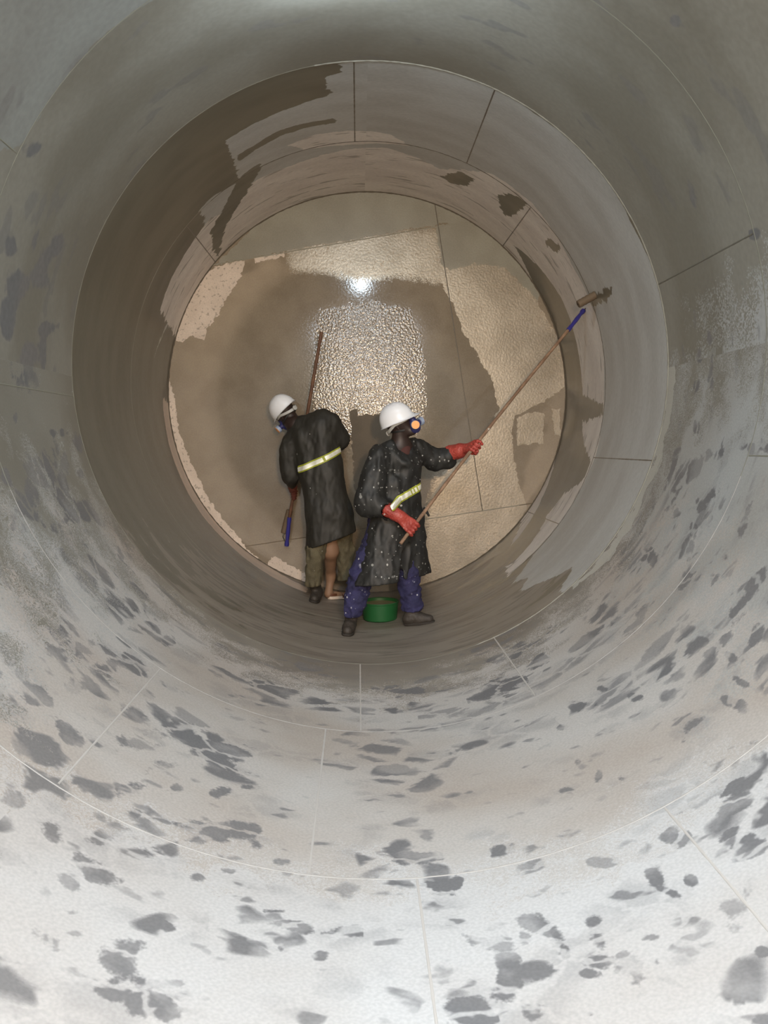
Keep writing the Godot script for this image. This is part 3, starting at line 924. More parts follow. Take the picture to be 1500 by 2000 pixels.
func steel_plate(parent: Node3D, course: int, a0: float, a1: float) -> void:
	# one rolled steel plate between two girth seams and two long seams, 12 mm thick, its edges bevelled
	var d0: float = COURSES[course]
	var d1: float = COURSES[course + 1]
	var halves := [Geo.new(), Geo.new()]
	var stops: Array[float] = [a0]
	var k := ceili(a0 / deg_to_rad(2.5) + 0.01)
	while k * deg_to_rad(2.5) < a1 - 0.005:
		stops.append(k * deg_to_rad(2.5))
		k += 1
	stops.append(a1)
	var bevel := 0.004
	var depths := [d0, d0 + bevel, lerpf(d0, d1, 0.33), lerpf(d0, d1, 0.67), d1 - bevel, d1]
	for i in stops.size() - 1:
		var mid := (stops[i] + stops[i + 1]) * 0.5
		var g: Geo = halves[0 if course >= 5 or cos(mid) > 0.0 else 1]
		for j in depths.size() - 1:
			var q := []
			for c in [[0, 0], [1, 0], [1, 1], [0, 1]]:
				var a: float = stops[i + c[0]]
				var d: float = depths[j + c[1]]
				var edge: bool = (c[1] == 0 and j == 0) or (c[1] == 1 and j == depths.size() - 2)
				var n := Vector3(-sin(a), cos(a), 0)
				# look the picture up from the middle of the strip so that both halves keep their own sheet
				var t := shell_uv(lerpf(a, mid, 0.001), d, course)
				q.append(g.put(on_shell(a, d, R + (0.002 if edge else 0.0)), n, t))
			g.quad(q[0], q[1], q[2], q[3])
		var o := []
		for c in [[0, 0], [1, 0], [1, 1], [0, 1]]:
			var a: float = stops[i + c[0]]
			o.append(g.put(on_shell(a, [d0, d1][c[1]], R + 0.012), Vector3(sin(a), -cos(a), 0), shell_uv(a, d0, course)))
		g.quad(o[0], o[1], o[2], o[3])
	for e in [a0, a1]:
		var g: Geo = halves[0 if course >= 5 or cos(lerpf(e, (a0 + a1) * 0.5, 0.001)) > 0.0 else 1]
		g.flat([on_shell(e, d0, R), on_shell(e, d1, R), on_shell(e, d1, R + 0.012), on_shell(e, d0, R + 0.012)])
	var mesh := ArrayMesh.new()
	for g in halves:
		if g.v.size():
			var one: ArrayMesh = g.mesh()
			mesh.add_surface_from_arrays(Mesh.PRIMITIVE_TRIANGLES, one.surface_get_arrays(0))
			mesh.surface_set_material(mesh.get_surface_count() - 1, M.far if course >= 5 else (M.floor if g == halves[0] else M.roof))
	build("steel_plate", mesh, null, parent)


func weld_path(pts: Array, inward: Array, width: float, proud: float, seed_: int) -> ArrayMesh:
	# a weld bead: a low half round along the path, rippled
	var g := Geo.new()
	var r := RandomNumberGenerator.new()
	r.seed = seed_
	var rows := []
	var mids := []
	for j in pts.size():
		var along: Vector3 = (pts[mini(j + 1, pts.size() - 1)] - pts[maxi(j - 1, 0)]).normalized()
		var side: Vector3 = along.cross(inward[j]).normalized()
		var w := width * r.randf_range(0.8, 1.2) * 0.5
		var h := proud * r.randf_range(0.7, 1.3)
		var row := []
		for k in 6:
			var a := PI * k / 5.0
			row.append(pts[j] + side * cos(a) * w + inward[j] * (sin(a) * h - 0.0005))
		rows.append(row)
		mids.append(pts[j] - inward[j] * 0.01)
	g.grid(rows, false, mids)
	return g.mesh()


func girth_weld(parent: Node3D, depth: float, mat: Material, width: float, proud: float, a0: float, a1: float, seed_: int) -> void:
	var pts := []
	var inward := []
	var n := int((a1 - a0) / deg_to_rad(0.75))
	for k in n + 1:
		var a := lerpf(a0, a1, k / float(n))
		pts.append(on_shell(a, depth))
		inward.append(Vector3(-sin(a), cos(a), 0))
	build("weld_seam", weld_path(pts, inward, width, proud, seed_), mat, parent)


func long_weld(parent: Node3D, angle: float, d0: float, d1: float, mat: Material, width: float, seed_: int) -> void:
	var pts := []
	var inward := []
	var n := int((d1 - d0) / 0.025)
	for k in n + 1:
		pts.append(on_shell(angle, lerpf(d0, d1, k / float(n))))
		inward.append(Vector3(-sin(angle), cos(angle), 0))
	build("weld_seam", weld_path(pts, inward, width, 0.0025, seed_), mat, parent)


func shell() -> void:
	var wall := structure("wall_around", "round steel tank shell of welded plates, dusty and scuffed below, olive grey above", "tank wall")
	var joints := [[-151.0, -40.0, 80.0, 151.0], [-100.0, 20.0, 140.0], [-60.0, 1.8, 27.8, 150.0], [-118.8, -35.5, -9.0, 73.2], [-86.2, -3.7, 23.6, 106.0], [-177.4, 71.7, 155.5], [-132.0, 53.3, 137.0]]
	for c in joints.size():
		var j: Array = joints[c]
		for k in j.size():
			var a0 := deg_to_rad(j[k])
			var a1 := deg_to_rad(j[(k + 1) % j.size()])
			if a1 <= a0:
				a1 += TAU
			if c > 0 or j[k] < 150.0:      # the rearmost crown plate is missing: the bay that lets the daylight in
				steel_plate(wall, c, a0, a1)
			var mat: Material = M.steel_pale
			if c >= 5:
				mat = M.weld_dark
			elif absf(j[k]) > 60.0:
				mat = M.steel_dark if j[k] == 106.0 else M.weld_olive
			if c >= 2:
				long_weld(wall, a0, COURSES[c] + 0.01, COURSES[c + 1] - 0.01, mat, 0.009 if c < 5 else 0.010, c * 10 + k)
	var low := deg_to_rad(70.0)
	for c in [2, 3, 4]:
		girth_weld(wall, COURSES[c], M.steel_pale, 0.009, 0.0015, -low, low, 60 + c)
		girth_weld(wall, COURSES[c], M.weld_olive, 0.010, 0.002, low, TAU - low, 70 + c)
	girth_weld(wall, COURSES[5], M.weld_gloss, 0.018, 0.005, deg_to_rad(20), deg_to_rad(190), 80)
	girth_weld(wall, COURSES[5], M.weld_olive, 0.012, 0.002, deg_to_rad(-170), deg_to_rad(20), 81)
	girth_weld(wall, COURSES[6], M.weld_dark, 0.012, 0.003, deg_to_rad(40), deg_to_rad(220), 82)
	girth_weld(wall, COURSES[6], M.weld_olive, 0.012, 0.002, deg_to_rad(-140), deg_to_rad(40), 83)


func clipped(poly: PackedVector2Array, a: Vector2, b: Vector2, left: bool) -> PackedVector2Array:
	# the part of a convex polygon on one side of the line a-b
	var out := PackedVector2Array()
	var side := func(p: Vector2) -> float: return (b - a).cross(p - a) * (1.0 if left else -1.0)
	for i in poly.size():
		var p := poly[i]
		var q := poly[(i + 1) % poly.size()]
		var sp: float = side.call(p)
		var sq: float = side.call(q)
		if sp >= 0.0:
			out.append(p)
		if (sp >= 0.0) != (sq >= 0.0):
			out.append(p.lerp(q, sp / (sp - sq)))
	return out


func wall_plate(parent: Node3D, poly: PackedVector2Array, depth: float, thick: float, toward: float, mat: Material) -> void:
	# a flat plate with a bevelled rim; toward is +1 when its face looks to +z
	var g := Geo.new()
	var inner := Geometry2D.offset_polygon(poly, -0.004)[0]
	var uv := func(p: Vector2) -> Vector2: return Vector2((p.x / R + 1.0) * 0.5, (2.0 - p.y / R) * 0.5)
	var face := []
	for p in inner:
		face.append(g.put(Vector3(p.x, p.y, -depth), Vector3(0, 0, toward), uv.call(p)))
	var t := Geometry2D.triangulate_polygon(inner)
	for k in range(0, t.size(), 3):
		g.tri(face[t[k]], face[t[k + 1]], face[t[k + 2]])
	var back := []
	for p in poly:
		back.append(g.put(Vector3(p.x, p.y, -depth - thick * toward), Vector3(0, 0, -toward), uv.call(p)))
	t = Geometry2D.triangulate_polygon(poly)
	for k in range(0, t.size(), 3):
		g.tri(back[t[k]], back[t[k + 1]], back[t[k + 2]])
	for i in poly.size():
		var p := poly[i]
		var q := poly[(i + 1) % poly.size()]
		var n2 := Vector2(q.y - p.y, p.x - q.x).normalized()
		if Geometry2D.is_point_in_polygon((p + q) * 0.5 + n2 * 0.003, poly):
			n2 = -n2
		var n3 := Vector3(n2.x, n2.y, 0)
		var s := []
		for e in [[p, 0.003], [q, 0.003], [q, thick], [p, thick]]:
			s.append(g.put(Vector3(e[0].x, e[0].y, -depth - e[1] * toward), n3, uv.call(e[0])))
		g.quad(s[0], s[1], s[2], s[3])
		# bevel: nearest inner points
		var bi := []
		for e in [p, q]:
			var best := 0
			for m in inner.size():
				if inner[m].distance_squared_to(e) < inner[best].distance_squared_to(e):
					best = m
			bi.append(inner[best])
		var nb := (n3 + Vector3(0, 0, toward)).normalized()
		var b := [g.put(Vector3(p.x, p.y, -depth - 0.003 * toward), nb, uv.call(p)), g.put(Vector3(q.x, q.y, -depth - 0.003 * toward), nb, uv.call(q)), g.put(Vector3(bi[1].x, bi[1].y, -depth), nb, uv.call(bi[1])), g.put(Vector3(bi[0].x, bi[0].y, -depth), nb, uv.call(bi[0]))]
		g.quad(b[0], b[1], b[2], b[3])
	build("steel_plate", g.mesh(), mat, parent)


func straight_weld(parent: Node3D, a: Vector2, b: Vector2, mat: Material, width: float, seed_: int) -> void:
	var pts := []
	var inward := []
	var n := maxi(2, int(a.distance_to(b) / 0.015))
	for k in n + 1:
		var p := a.lerp(b, k / float(n))
		pts.append(Vector3(p.x, p.y, -END_DEPTH))
		inward.append(Vector3(0, 0, 1))
	build("weld_seam", weld_path(pts, inward, width, 0.003, seed_), mat, parent)


func end_wall() -> void:
	var wall := structure("wall_end", "flat round tank end at the far side, half coated in wet brown paint", "tank end")
	var disc := PackedVector2Array()
	for k in 144:
		var a := TAU * k / 144
		disc.append(Vector2(cos(a) * (R - 0.001), R + sin(a) * (R - 0.001)))
	# seams measured on the plate field: a slanting top seam, a steep middle seam, a slanting low seam
	var t0 := Vector2(-1.423, 3.145)
	var t1 := Vector2(0.754, 3.485)
	var m0 := Vector2(0.659, 3.663)
	var m1 := Vector2(1.079, 0.819)
	var l0 := Vector2(0.543, 0.711)
	var l1 := Vector2(1.444, 0.828)
	var cap := clipped(disc, t0, t1, true)
	var rest := clipped(disc, t0, t1, false)
	var low := clipped(rest, l0, l1, false)
	var belt := clipped(rest, l0, l1, true)
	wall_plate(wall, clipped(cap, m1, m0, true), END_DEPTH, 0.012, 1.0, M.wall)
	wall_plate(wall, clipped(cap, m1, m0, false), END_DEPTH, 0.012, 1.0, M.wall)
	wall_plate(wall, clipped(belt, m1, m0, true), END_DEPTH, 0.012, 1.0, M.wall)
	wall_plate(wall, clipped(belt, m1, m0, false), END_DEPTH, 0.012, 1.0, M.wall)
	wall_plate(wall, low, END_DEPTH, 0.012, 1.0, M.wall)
	var top := (t1 - t0).normalized()
	straight_weld(wall, m0 + (m0 - m1).normalized() * 0.06, m1, M.weld_dark, 0.009, 90)
	straight_weld(wall, t0 - top * 0.02, t1 + top * 0.3, M.weld_olive, 0.009, 91)
	straight_weld(wall, l0 - (l1 - l0).normalized() * 0.25, l1, M.weld_olive, 0.008, 92)
	# fillet weld between the end plate and the shell
	var g := Geo.new()
	var r := RandomNumberGenerator.new()
	r.seed = 5
	var rows := []
	var mids := []
	for k in 481:
		var a := TAU * k / 480
		var s := r.randf_range(0.008, 0.013)
		var row := []
		for q in 4:
			var t := q / 3.0
			row.append(on_shell(a, END_DEPTH - s * (1.0 - t), R - s * t + 0.001 - 0.35 * s * sin(PI * t) * 0.3))
		rows.append(row)
		mids.append(on_shell(a, END_DEPTH + 0.01, R + 0.01))
	g.grid(rows, false, mids)
	build("weld_seam", g.mesh(), M.weld_dark, wall)


func rear_wall() -> void:
	# behind the camera: the other end, its upper middle still open below the open crown bay
	var wall := structure("wall_rear", "flat coated tank end behind the viewer, open in its upper middle", "tank end")
	var x := 0.95
	var y0 := 1.85
	var y1 := 3.45
	var disc := PackedVector2Array()
	for k in 144:
		var a := TAU * k / 144
		disc.append(Vector2(cos(a) * (R - 0.001), R + sin(a) * (R - 0.001)))
	var middle := clipped(clipped(disc, Vector2(-x, 0), Vector2(-x, 1), false), Vector2(x, 0), Vector2(x, 1), true)
	for piece in [clipped(disc, Vector2(-x, 0), Vector2(-x, 1), true), clipped(disc, Vector2(x, 0), Vector2(x, 1), false), clipped(middle, Vector2(0, y0), Vector2(1, y0), false), clipped(middle, Vector2(0, y1), Vector2(1, y1), true)]:
		wall_plate(wall, piece, -REAR, 0.012, -1.0, M.weld_olive)


func outside() -> void:
	var g := Geo.new()
	var n := 24
	var rows := []
	var f := FastNoiseLite.new()
	f.frequency = 0.2
	for j in n:
		var row := []
		for k in n:
			var p := Vector3(lerpf(-40, 40, k / float(n - 1)), 0, lerpf(40, -40, j / float(n - 1)))
			p.y = -0.9 + 0.12 * f.get_noise_2d(p.x, p.z)
			row.append(p)
		rows.append(row)
	g.grid(rows, false)
	var o := build("ground", g.mesh(), M.soil)
	o.set_meta("kind", "structure")
	o.set_meta("label", "bare brown soil outside round the tank")
	o.set_meta("category", "ground")


# ------------------------------------------------------------------ lamps

func emitting(color: Color, energy: float) -> StandardMaterial3D:
	var m := plain(color, 0.4)
	m.emission_enabled = true
	m.emission = color
	m.emission_energy_multiplier = energy
	return m


func lamps() -> void:
	# warm work light on a tripod just behind the camera, aimed at the painters
	var warm := Color(1.0, 0.85, 0.68)
	var at := Vector3(0.26, 1.80, 0.35)
	var t := thing("work_lamp", "tripod work lamp with warm round head standing just behind the viewer", "lamp", Vector3(at.x, 0, at.z))
	var aim := (Vector3(-0.1, 1.75, -7.6) - at).normalized()
	var basis := Basis.looking_at(aim)
	var head := Geo.new()
	head.lathe([Vector2(0.001, 0.10), Vector2(0.05, 0.10), Vector2(0.075, 0.02), Vector2(0.09, 0.0), Vector2(0.09, -0.02), Vector2(0.083, -0.02), Vector2(0.07, 0.03), Vector2(0.001, 0.04)], Transform3D(basis * Basis(Vector3.RIGHT, PI / 2), at - t.position), 32)
	build("lamp_head", head.mesh(), M.lamp_body, t)
	var face := Geo.new()
	face.lathe([Vector2(0.001, -0.012), Vector2(0.04, -0.014), Vector2(0.082, -0.018)], Transform3D(basis * Basis(Vector3.RIGHT, PI / 2), at - t.position), 32)
	build("lamp_lens", face.mesh(), emitting(warm, 2.0), t)
	var pole := Geo.new()
	pole.tube([Vector3(0, 0.5, 0), Vector3(0, 1.68, 0.03)], [0.014, 0.012], 12)
	build("pole", pole.mesh(), M.lamp_body, t)
	for k in 3:
		var a := TAU * k / 3 + 0.5
		var leg := Geo.new()
		var fx := at.x + cos(a) * 0.4
		leg.tube([Vector3(0, 0.62, 0), Vector3(cos(a) * 0.4, R - sqrt(R * R - fx * fx) + 0.012, sin(a) * 0.4)], [0.011, 0.011], 10)
		build("leg", leg.mesh(), M.lamp_body, t)
	var s := SpotLight3D.new()
	s.name = "work_light"
	s.light_color = warm
	s.light_energy = 14.5
	s.light_size = 0.08
	s.spot_range = 40.0
	s.spot_angle = 23.0
	s.spot_attenuation = 2.0
	s.spot_angle_attenuation = 0.7
	s.shadow_enabled = true
	s.transform = Transform3D(basis, at + aim * 0.045)
	add_child(s)
	# cool lamp hung just under the crown of the shell, above the frame
	var cool := Color(0.86, 0.94, 1.0)
	var c := Vector3(-0.06, 3.66, -4.03)
	var l := thing("hanging_lamp", "small cool white lamp hung by a hook under the top of the tank", "lamp", c)
	var b := Geo.new()
	b.ellipsoid(Vector3.ZERO, Basis.from_scale(Vector3(0.05, 0.032, 0.05)), 10, 24)
	build("bulb", b.mesh(), emitting(cool, 3.0), l)
	var k := Geo.new()
	k.tube([Vector3(0, 0.03, 0), Vector3(0, 0.06, 0), Vector3(0, 0.142, 0)], [0.03, 0.012, 0.006], 12)
	build("socket", k.mesh(), M.lamp_body, l)
	var o := OmniLight3D.new()
	o.name = "hanging_light"
	o.light_color = cool
	o.light_energy = 1.35
	o.light_size = 0.06
	o.omni_range = 40.0
	o.omni_attenuation = 2.0
	o.shadow_enabled = true
	o.position = c
	add_child(o)


# ------------------------------------------------------------------ people

func vol_mesh(called: String, vol: Vol, mat: Material, parent: Node3D) -> MeshInstance3D:
	return build(called, vol.mesh(), mat, parent)


func bent_hand(g: Geo, wrist: Vector3, grip: Vector3, along: Vector3, pole_r: float, fat: float, thumb_up: float, cuff = null, cuff_r := 0.05) -> void:
	# a hand closed round a pole: palm, four unequal fingers bent round it, thumb from the side of the palm closing the other way
	var e1 := wrist - grip
	e1 = (e1 - along * e1.dot(along)).normalized()
	var e2 := along.cross(e1)
	var lo := grip.min(wrist)
	var hi := grip.max(wrist)
	if cuff != null:
		lo = lo.min(cuff)
		hi = hi.max(cuff)
	var pad := 0.1
	var vol := Vol.new(lo - Vector3(pad, pad, pad), hi + Vector3(pad, pad, pad), 0.004)
	var fr := 0.0092 * fat
	var rr := pole_r + fr * 0.95
	var spot := func(a: float, t: float, r: float) -> Vector3: return grip + (e1 * cos(a) + e2 * sin(a)) * r + along * t
	var sweep := [3.5, 3.9, 3.8, 3.2]
	for i in 4:
		var t := (i - 1.5) * 0.0215 * fat
		var knuckle: Vector3 = spot.call(0.45, t * 0.95, rr + 0.016)
		vol.bone(wrist + along * t * 0.45, knuckle, 0.0165 * fat, 0.0125 * fat, 0.016)
		var last := knuckle
		for j in 3:
			var a: float = 0.45 + sweep[i] * [0.36, 0.68, 1.0][j]
			var p: Vector3 = spot.call(a, t, rr)
			vol.bone(last, p, fr * (1.1 - 0.07 * j), fr * (1.03 - 0.07 * j), 0.004)
			last = p
	var base: Vector3 = wrist.lerp(grip, 0.35) + along * 0.024 * thumb_up
	var th1: Vector3 = spot.call(-0.55, 0.036 * thumb_up, rr + 0.012)
	var th2: Vector3 = spot.call(-1.5, 0.034 * thumb_up, rr + 0.003)
	var th3: Vector3 = spot.call(-2.4, 0.022 * thumb_up, rr + 0.002)
	vol.bone(base, th1, 0.016 * fat, 0.0125 * fat, 0.012)
	vol.bone(th1, th2, 0.0125 * fat, 0.011 * fat, 0.004)
	vol.bone(th2, th3, 0.011 * fat, 0.009 * fat, 0.004)
	if cuff != null:
		vol.bone(wrist, wrist.lerp(cuff, 0.35), 0.030 * fat, cuff_r * 0.82, 0.02)
		vol.bone(wrist.lerp(cuff, 0.35), cuff, cuff_r * 0.82, cuff_r, 0.02)
		var out: Vector3 = (cuff - wrist).normalized()
		vol.bone(cuff - out * 0.01, cuff + out * 0.09, cuff_r * 0.86, cuff_r, 0.004, Vector3.ZERO, 1.0, true)
		vol.wrinkle(77, Vector3(45, 45, 45), 0.003)
	vol.mesh_into(g)


func head_into(g: Geo, c: Vector3, fwd: Vector3, up: Vector3, neck: Vector3) -> void:
	# a head with brow, eye sockets, nose, lips, chin and ears; c is its middle
	up = (up - fwd * up.dot(fwd)).normalized()
	var right := fwd.cross(up)
	var at := func(r: float, u: float, f: float) -> Vector3: return c + right * r + up * u + fwd * f
	var vol := Vol.new(c - Vector3(0.2, 0.22, 0.2), c + Vector3(0.2, 0.2, 0.2), 0.005)
	vol.bone(at.call(0, 0.035, -0.035), at.call(0, 0.04, 0.02), 0.078, 0.072, 0.03)
	vol.bone(at.call(0, -0.01, 0.02), at.call(0, -0.075, 0.045), 0.062, 0.040, 0.03)
	vol.bone(at.call(0, -0.095, 0.068), at.call(0, -0.09, 0.06), 0.02, 0.024, 0.03)       # chin
	vol.bone(at.call(-0.035, 0.028, 0.082), at.call(0.035, 0.028, 0.082), 0.014, 0.014, 0.02)   # brow
	vol.bone(at.call(0, 0.015, 0.092), at.call(0, -0.026, 0.112), 0.009, 0.013, 0.012)    # nose
	vol.bone(at.call(-0.014, -0.03, 0.098), at.call(0.014, -0.03, 0.098), 0.010, 0.010, 0.008)
	vol.bone(at.call(-0.018, -0.052, 0.089), at.call(0.018, -0.052, 0.089), 0.007, 0.007, 0.006)
	vol.bone(at.call(-0.015, -0.064, 0.087), at.call(0.015, -0.064, 0.087), 0.008, 0.008, 0.006)
	for s in [-1.0, 1.0]:
		vol.bone(at.call(s * 0.034, 0.006, 0.102), at.call(s * 0.036, 0.006, 0.1), 0.013, 0.013, 0.012, Vector3.ZERO, 1.0, true)
		vol.bone(at.call(s * 0.033, 0.006, 0.083), at.call(s * 0.034, 0.006, 0.083), 0.012, 0.012, 0.004)
		vol.bone(at.call(s * 0.078, 0.015, -0.01), at.call(s * 0.074, -0.022, -0.004), 0.017, 0.011, 0.006, right, 2.4)
	vol.bone(at.call(0, -0.05, -0.02), neck, 0.056, 0.062, 0.03)
	vol.mesh_into(g)


func hard_hat(parent: Node3D, c: Vector3, fwd: Vector3, up: Vector3) -> void:
	up = (up - fwd * up.dot(fwd)).normalized()
	var right := fwd.cross(up)
	var g := Geo.new()
	var rows := []
	var inner := []
	var mids := []
	for j in 15:
		var e := j / 14.0
		var row := []
		var irow := []
		for k in 64:
			var a := TAU * k / 64
			var cf := cos(a)
			var sr := sin(a)
			var wide := 0.112
			var long := 0.138
			var ridge := 0.004 * exp(-pow(sr * 3.0, 2)) + 0.0025 * exp(-pow((absf(sr) - 0.5) * 8.0, 2))
			var p: Vector3
			var t := e / 0.82
			if t <= 1.0:
				var el := PI / 2 * (1.0 - t)
				var q := pow(cos(el), 0.86)
				p = right * sr * wide * q + fwd * cf * long * q + up * (0.138 * sin(el) + ridge * sin(el))
			else:
				# the rim: a narrow lip all round, a longer peak in front
				var s := (e - 0.82) / 0.18
				var peak := 0.010 + 0.058 * exp(-pow(wrapf(a, -PI, PI) / 0.72, 2))
				p = right * sr * (wide + minf(peak, 0.016) * s) + fwd * cf * (long + peak * s) - up * (0.004 + s * 0.016 * maxf(cf, 0.0) + 0.004 * s)
			row.append(c + p)
			irow.append(c + p * 0.965 - up * 0.004)
		rows.append(row)
		inner.append(irow)
		mids.append(c - up * 0.02)
	g.grid(rows, true, mids)
	var first := g.v.size()
	g.grid(inner, true, mids)
	g.turn_over(first)
	g.grid([rows[14], inner[14]], true)
	var hat := build("hard_hat", g.mesh(), M.helmet, parent)
	var band := Geo.new()
	var brow := []
	for j in 4:
		var row := []
		for k in 48:
			var a := TAU * k / 48
			var drop: float = -0.004 - 0.042 * maxf(0.0, -cos(a)) - [0.0, 0.004, 0.022, 0.026][j]
			var out: float = [0.0, 0.006, 0.006, 0.0][j]
			row.append(c + right * sin(a) * (0.088 + out) + fwd * cos(a) * (0.106 + out) + up * drop)
		brow.append(row)
	band.grid(brow, true, [c, c, c, c])
	var b := build("harness", band.mesh(), M.harness, hat)
	b.set_meta("label", "pale grey harness band under the hat")
	var knob := Geo.new()
	knob.lathe([Vector2(0.001, 0.018), Vector2(0.018, 0.018), Vector2(0.022, 0.012), Vector2(0.022, 0.0), Vector2(0.001, 0.0)], Transform3D(Basis(right, -fwd, up), c - fwd * 0.108 - up * 0.06), 20)
	build("ratchet_knob", knob.mesh(), M.harness, hat)


func respirator(parent: Node3D, c: Vector3, fwd: Vector3, up: Vector3) -> void:
	up = (up - fwd * up.dot(fwd)).normalized()
	var right := fwd.cross(up)
	var at := func(r: float, u: float, f: float) -> Vector3: return c + right * r + up * u + fwd * f
	var vol := Vol.new(c - Vector3(0.2, 0.2, 0.2), c + Vector3(0.2, 0.2, 0.2), 0.005)
	vol.bone(at.call(0, -0.01, 0.105), at.call(0, -0.075, 0.095), 0.026, 0.042, 0.02)
	vol.bone(at.call(0, -0.05, 0.12), at.call(0, -0.05, 0.135), 0.026, 0.022, 0.01)
	for s in [-1.0, 1.0]:
		vol.bone(at.call(s * 0.02, -0.05, 0.11), at.call(s * 0.055, -0.05, 0.125), 0.022, 0.02, 0.012)
	var o := vol_mesh("respirator", vol, M.mask_blue, parent)
	for s in [-1.0, 1.0]:
		var out: Vector3 = (right * s * 0.85 + fwd * 0.5).normalized()
		var x := Transform3D(Basis(up, out, up.cross(out)), at.call(s * 0.055, -0.05, 0.125))
		var g := Geo.new()
		g.lathe([Vector2(0.001, 0.030), Vector2(0.030, 0.030), Vector2(0.033, 0.027), Vector2(0.034, 0.004), Vector2(0.028, 0.0), Vector2(0.001, 0.0)], x, 32)
		var can := build("cartridge", g.mesh(), M.mask_pale, o)
		var f := Geo.new()
		f.lathe([Vector2(0.001, 0.034), Vector2(0.026, 0.034), Vector2(0.031, 0.031), Vector2(0.031, 0.0295)], x, 32)
		build("filter_pad", f.mesh(), M.filter, o)
	var band := Geo.new()
	var rows := []
	for j in 4:
		var row := []
		for k in 21:
			var a := lerpf(-2.0, 2.0, k / 20.0)
			row.append(at.call(sin(a + PI) * (0.082 + [0.0, 0.003, 0.003, 0.0][j]), -0.035 - [0.0, 0.002, 0.014, 0.016][j] + 0.02 * cos(a), cos(a + PI) * (0.092 + [0.0, 0.003, 0.003, 0.0][j])))
		rows.append(row)
	band.grid(rows, false, [c, c, c, c])
	build("strap", band.mesh(), M.black, o)


func tape(parent: Node3D, vol: Vol, centre: Vector3, normal: Vector3, from: Vector3, to: Vector3, gaps: Array) -> void:
	# a reflective band laid on the coat round an axis, from one side to the other (horizontal directions seen from the axis)
	var rows_edge := []
	var pieces := [[]]
	var n := 40
	for k in n + 1:
		var t := k / float(n)
		var dir := from.slerp(to, t)
		dir = (dir - normal * dir.dot(normal)).normalized()
		var row := []
		var srow := []
		for h in [-0.029, -0.0285, -0.017, 0.017, 0.0285, 0.029]:
			var c: Vector3 = centre + normal * h
			var p := vol.hit(c + dir * 0.42, c)
			row.append(p + dir * (0.001 if absf(h) > 0.0287 else 0.005))
		for h in [-0.0175, -0.0170, 0.0, 0.0170, 0.0175]:
			var c: Vector3 = centre + normal * h
			var p := vol.hit(c + dir * 0.42, c)
			srow.append(p + dir * (0.004 if absf(h) > 0.0172 else 0.0085))
		rows_edge.append(row)
		var cut := false
		for gap in gaps:
			if absf(t - gap) < 0.012:
				cut = true
		if cut:
			if pieces[-1].size() > 0:
				pieces.append([])
		else:
			pieces[-1].append(srow)
	var g := Geo.new()
	var mids := []
	for r in rows_edge:
		mids.append(centre)
	g.grid(rows_edge, false, mids)
	var edge := build("tape_border", g.mesh(), M.tape_edge, parent)
	edge.set_meta("label", "yellow green border of the tape")
	for s in pieces:
		if s.size() > 1:
			var q := Geo.new()
			var m2 := []
			for r in s:
				m2.append(centre)
			q.grid(s, false, m2)
			build("reflective_strip", q.mesh(), M.tape, edge)


func shoe(parent: Node3D, heel: Vector3, toe: Vector3, tilt: float, mat: Material, shaft: Vector3) -> void:
	# a work boot standing along heel-toe; heel and toe are points on the ground; tilt leans the sole with the floor
	var f := toe - heel
	var l := f.length()
	f = f.normalized()
	var up := Vector3(-sin(tilt), cos(tilt), 0)
	up = (up - f * up.dot(f)).normalized()
	var r := f.cross(up)
	var vol := Vol.new(heel.min(toe).min(shaft) - Vector3(0.08, 0.03, 0.08), heel.max(toe).max(shaft) + Vector3(0.08, 0.09, 0.08), 0.006)
	vol.bone(heel + f * 0.035 + up * 0.045, heel + f * (l * 0.55) + up * 0.042, 0.040, 0.043, 0.03)
	vol.bone(heel + f * (l * 0.55) + up * 0.042, toe - f * 0.045 + up * 0.034, 0.044, 0.036, 0.03)
	vol.bone(heel + f * 0.05 + up * 0.06, shaft, 0.045, 0.054, 0.03)
	vol.bone(shaft, shaft + Vector3(0, 0.05, 0), 0.046, 0.048, 0.004, Vector3.ZERO, 1.0, true)
	vol.bone(heel + f * (l * 0.3) + up * 0.075, heel + f * (l * 0.5) + up * 0.055, 0.033, 0.03, 0.03)
	vol.plane(heel + up * 0.016, -up)
	vol.wrinkle(9, Vector3(40, 40, 40), 0.003)
	var o := vol_mesh("boot", vol, mat, parent)
	sole_under(o, heel, f, r, up, l, 0.02, M.sole)


func sole_under(parent: Node3D, heel: Vector3, f: Vector3, r: Vector3, up: Vector3, l: float, thick: float, mat: Material) -> void:
	var g := Geo.new()
	var rows := []
	var mids := []
	for lay in [[0.0, 0.90], [0.003, 0.97], [thick - 0.003, 1.0], [thick, 0.97]]:
		var row := []
		for k in 40:
			var a := TAU * k / 40
			var s := (1.0 - cos(a)) * 0.5
			var w := 0.046 * pow(absf(sin(a)), 0.6) * (0.84 + 0.26 * smoothstep(0.25, 0.7, s)) * signf(sin(a))
			row.append(heel + f * (l * (0.5 + (s - 0.5) * lay[1])) + r * w * lay[1] + up * lay[0])
		rows.append(row)
		mids.append(heel + f * l * 0.5 + up * lay[0])
	g.grid(rows, true, mids)
	for e in [[0, -1.0], [3, 1.0]]:
		var ring := []
		var c := g.put(mids[e[0]], up * e[1])
		for p in rows[e[0]]:
			ring.append(g.put(p, up * e[1]))
		for k in 40:
			g.tri(c, ring[k], ring[(k + 1) % 40])
	build("sole", g.mesh(), mat, parent)


func floor_y(x: float) -> float:
	return R - sqrt(R * R - x * x)


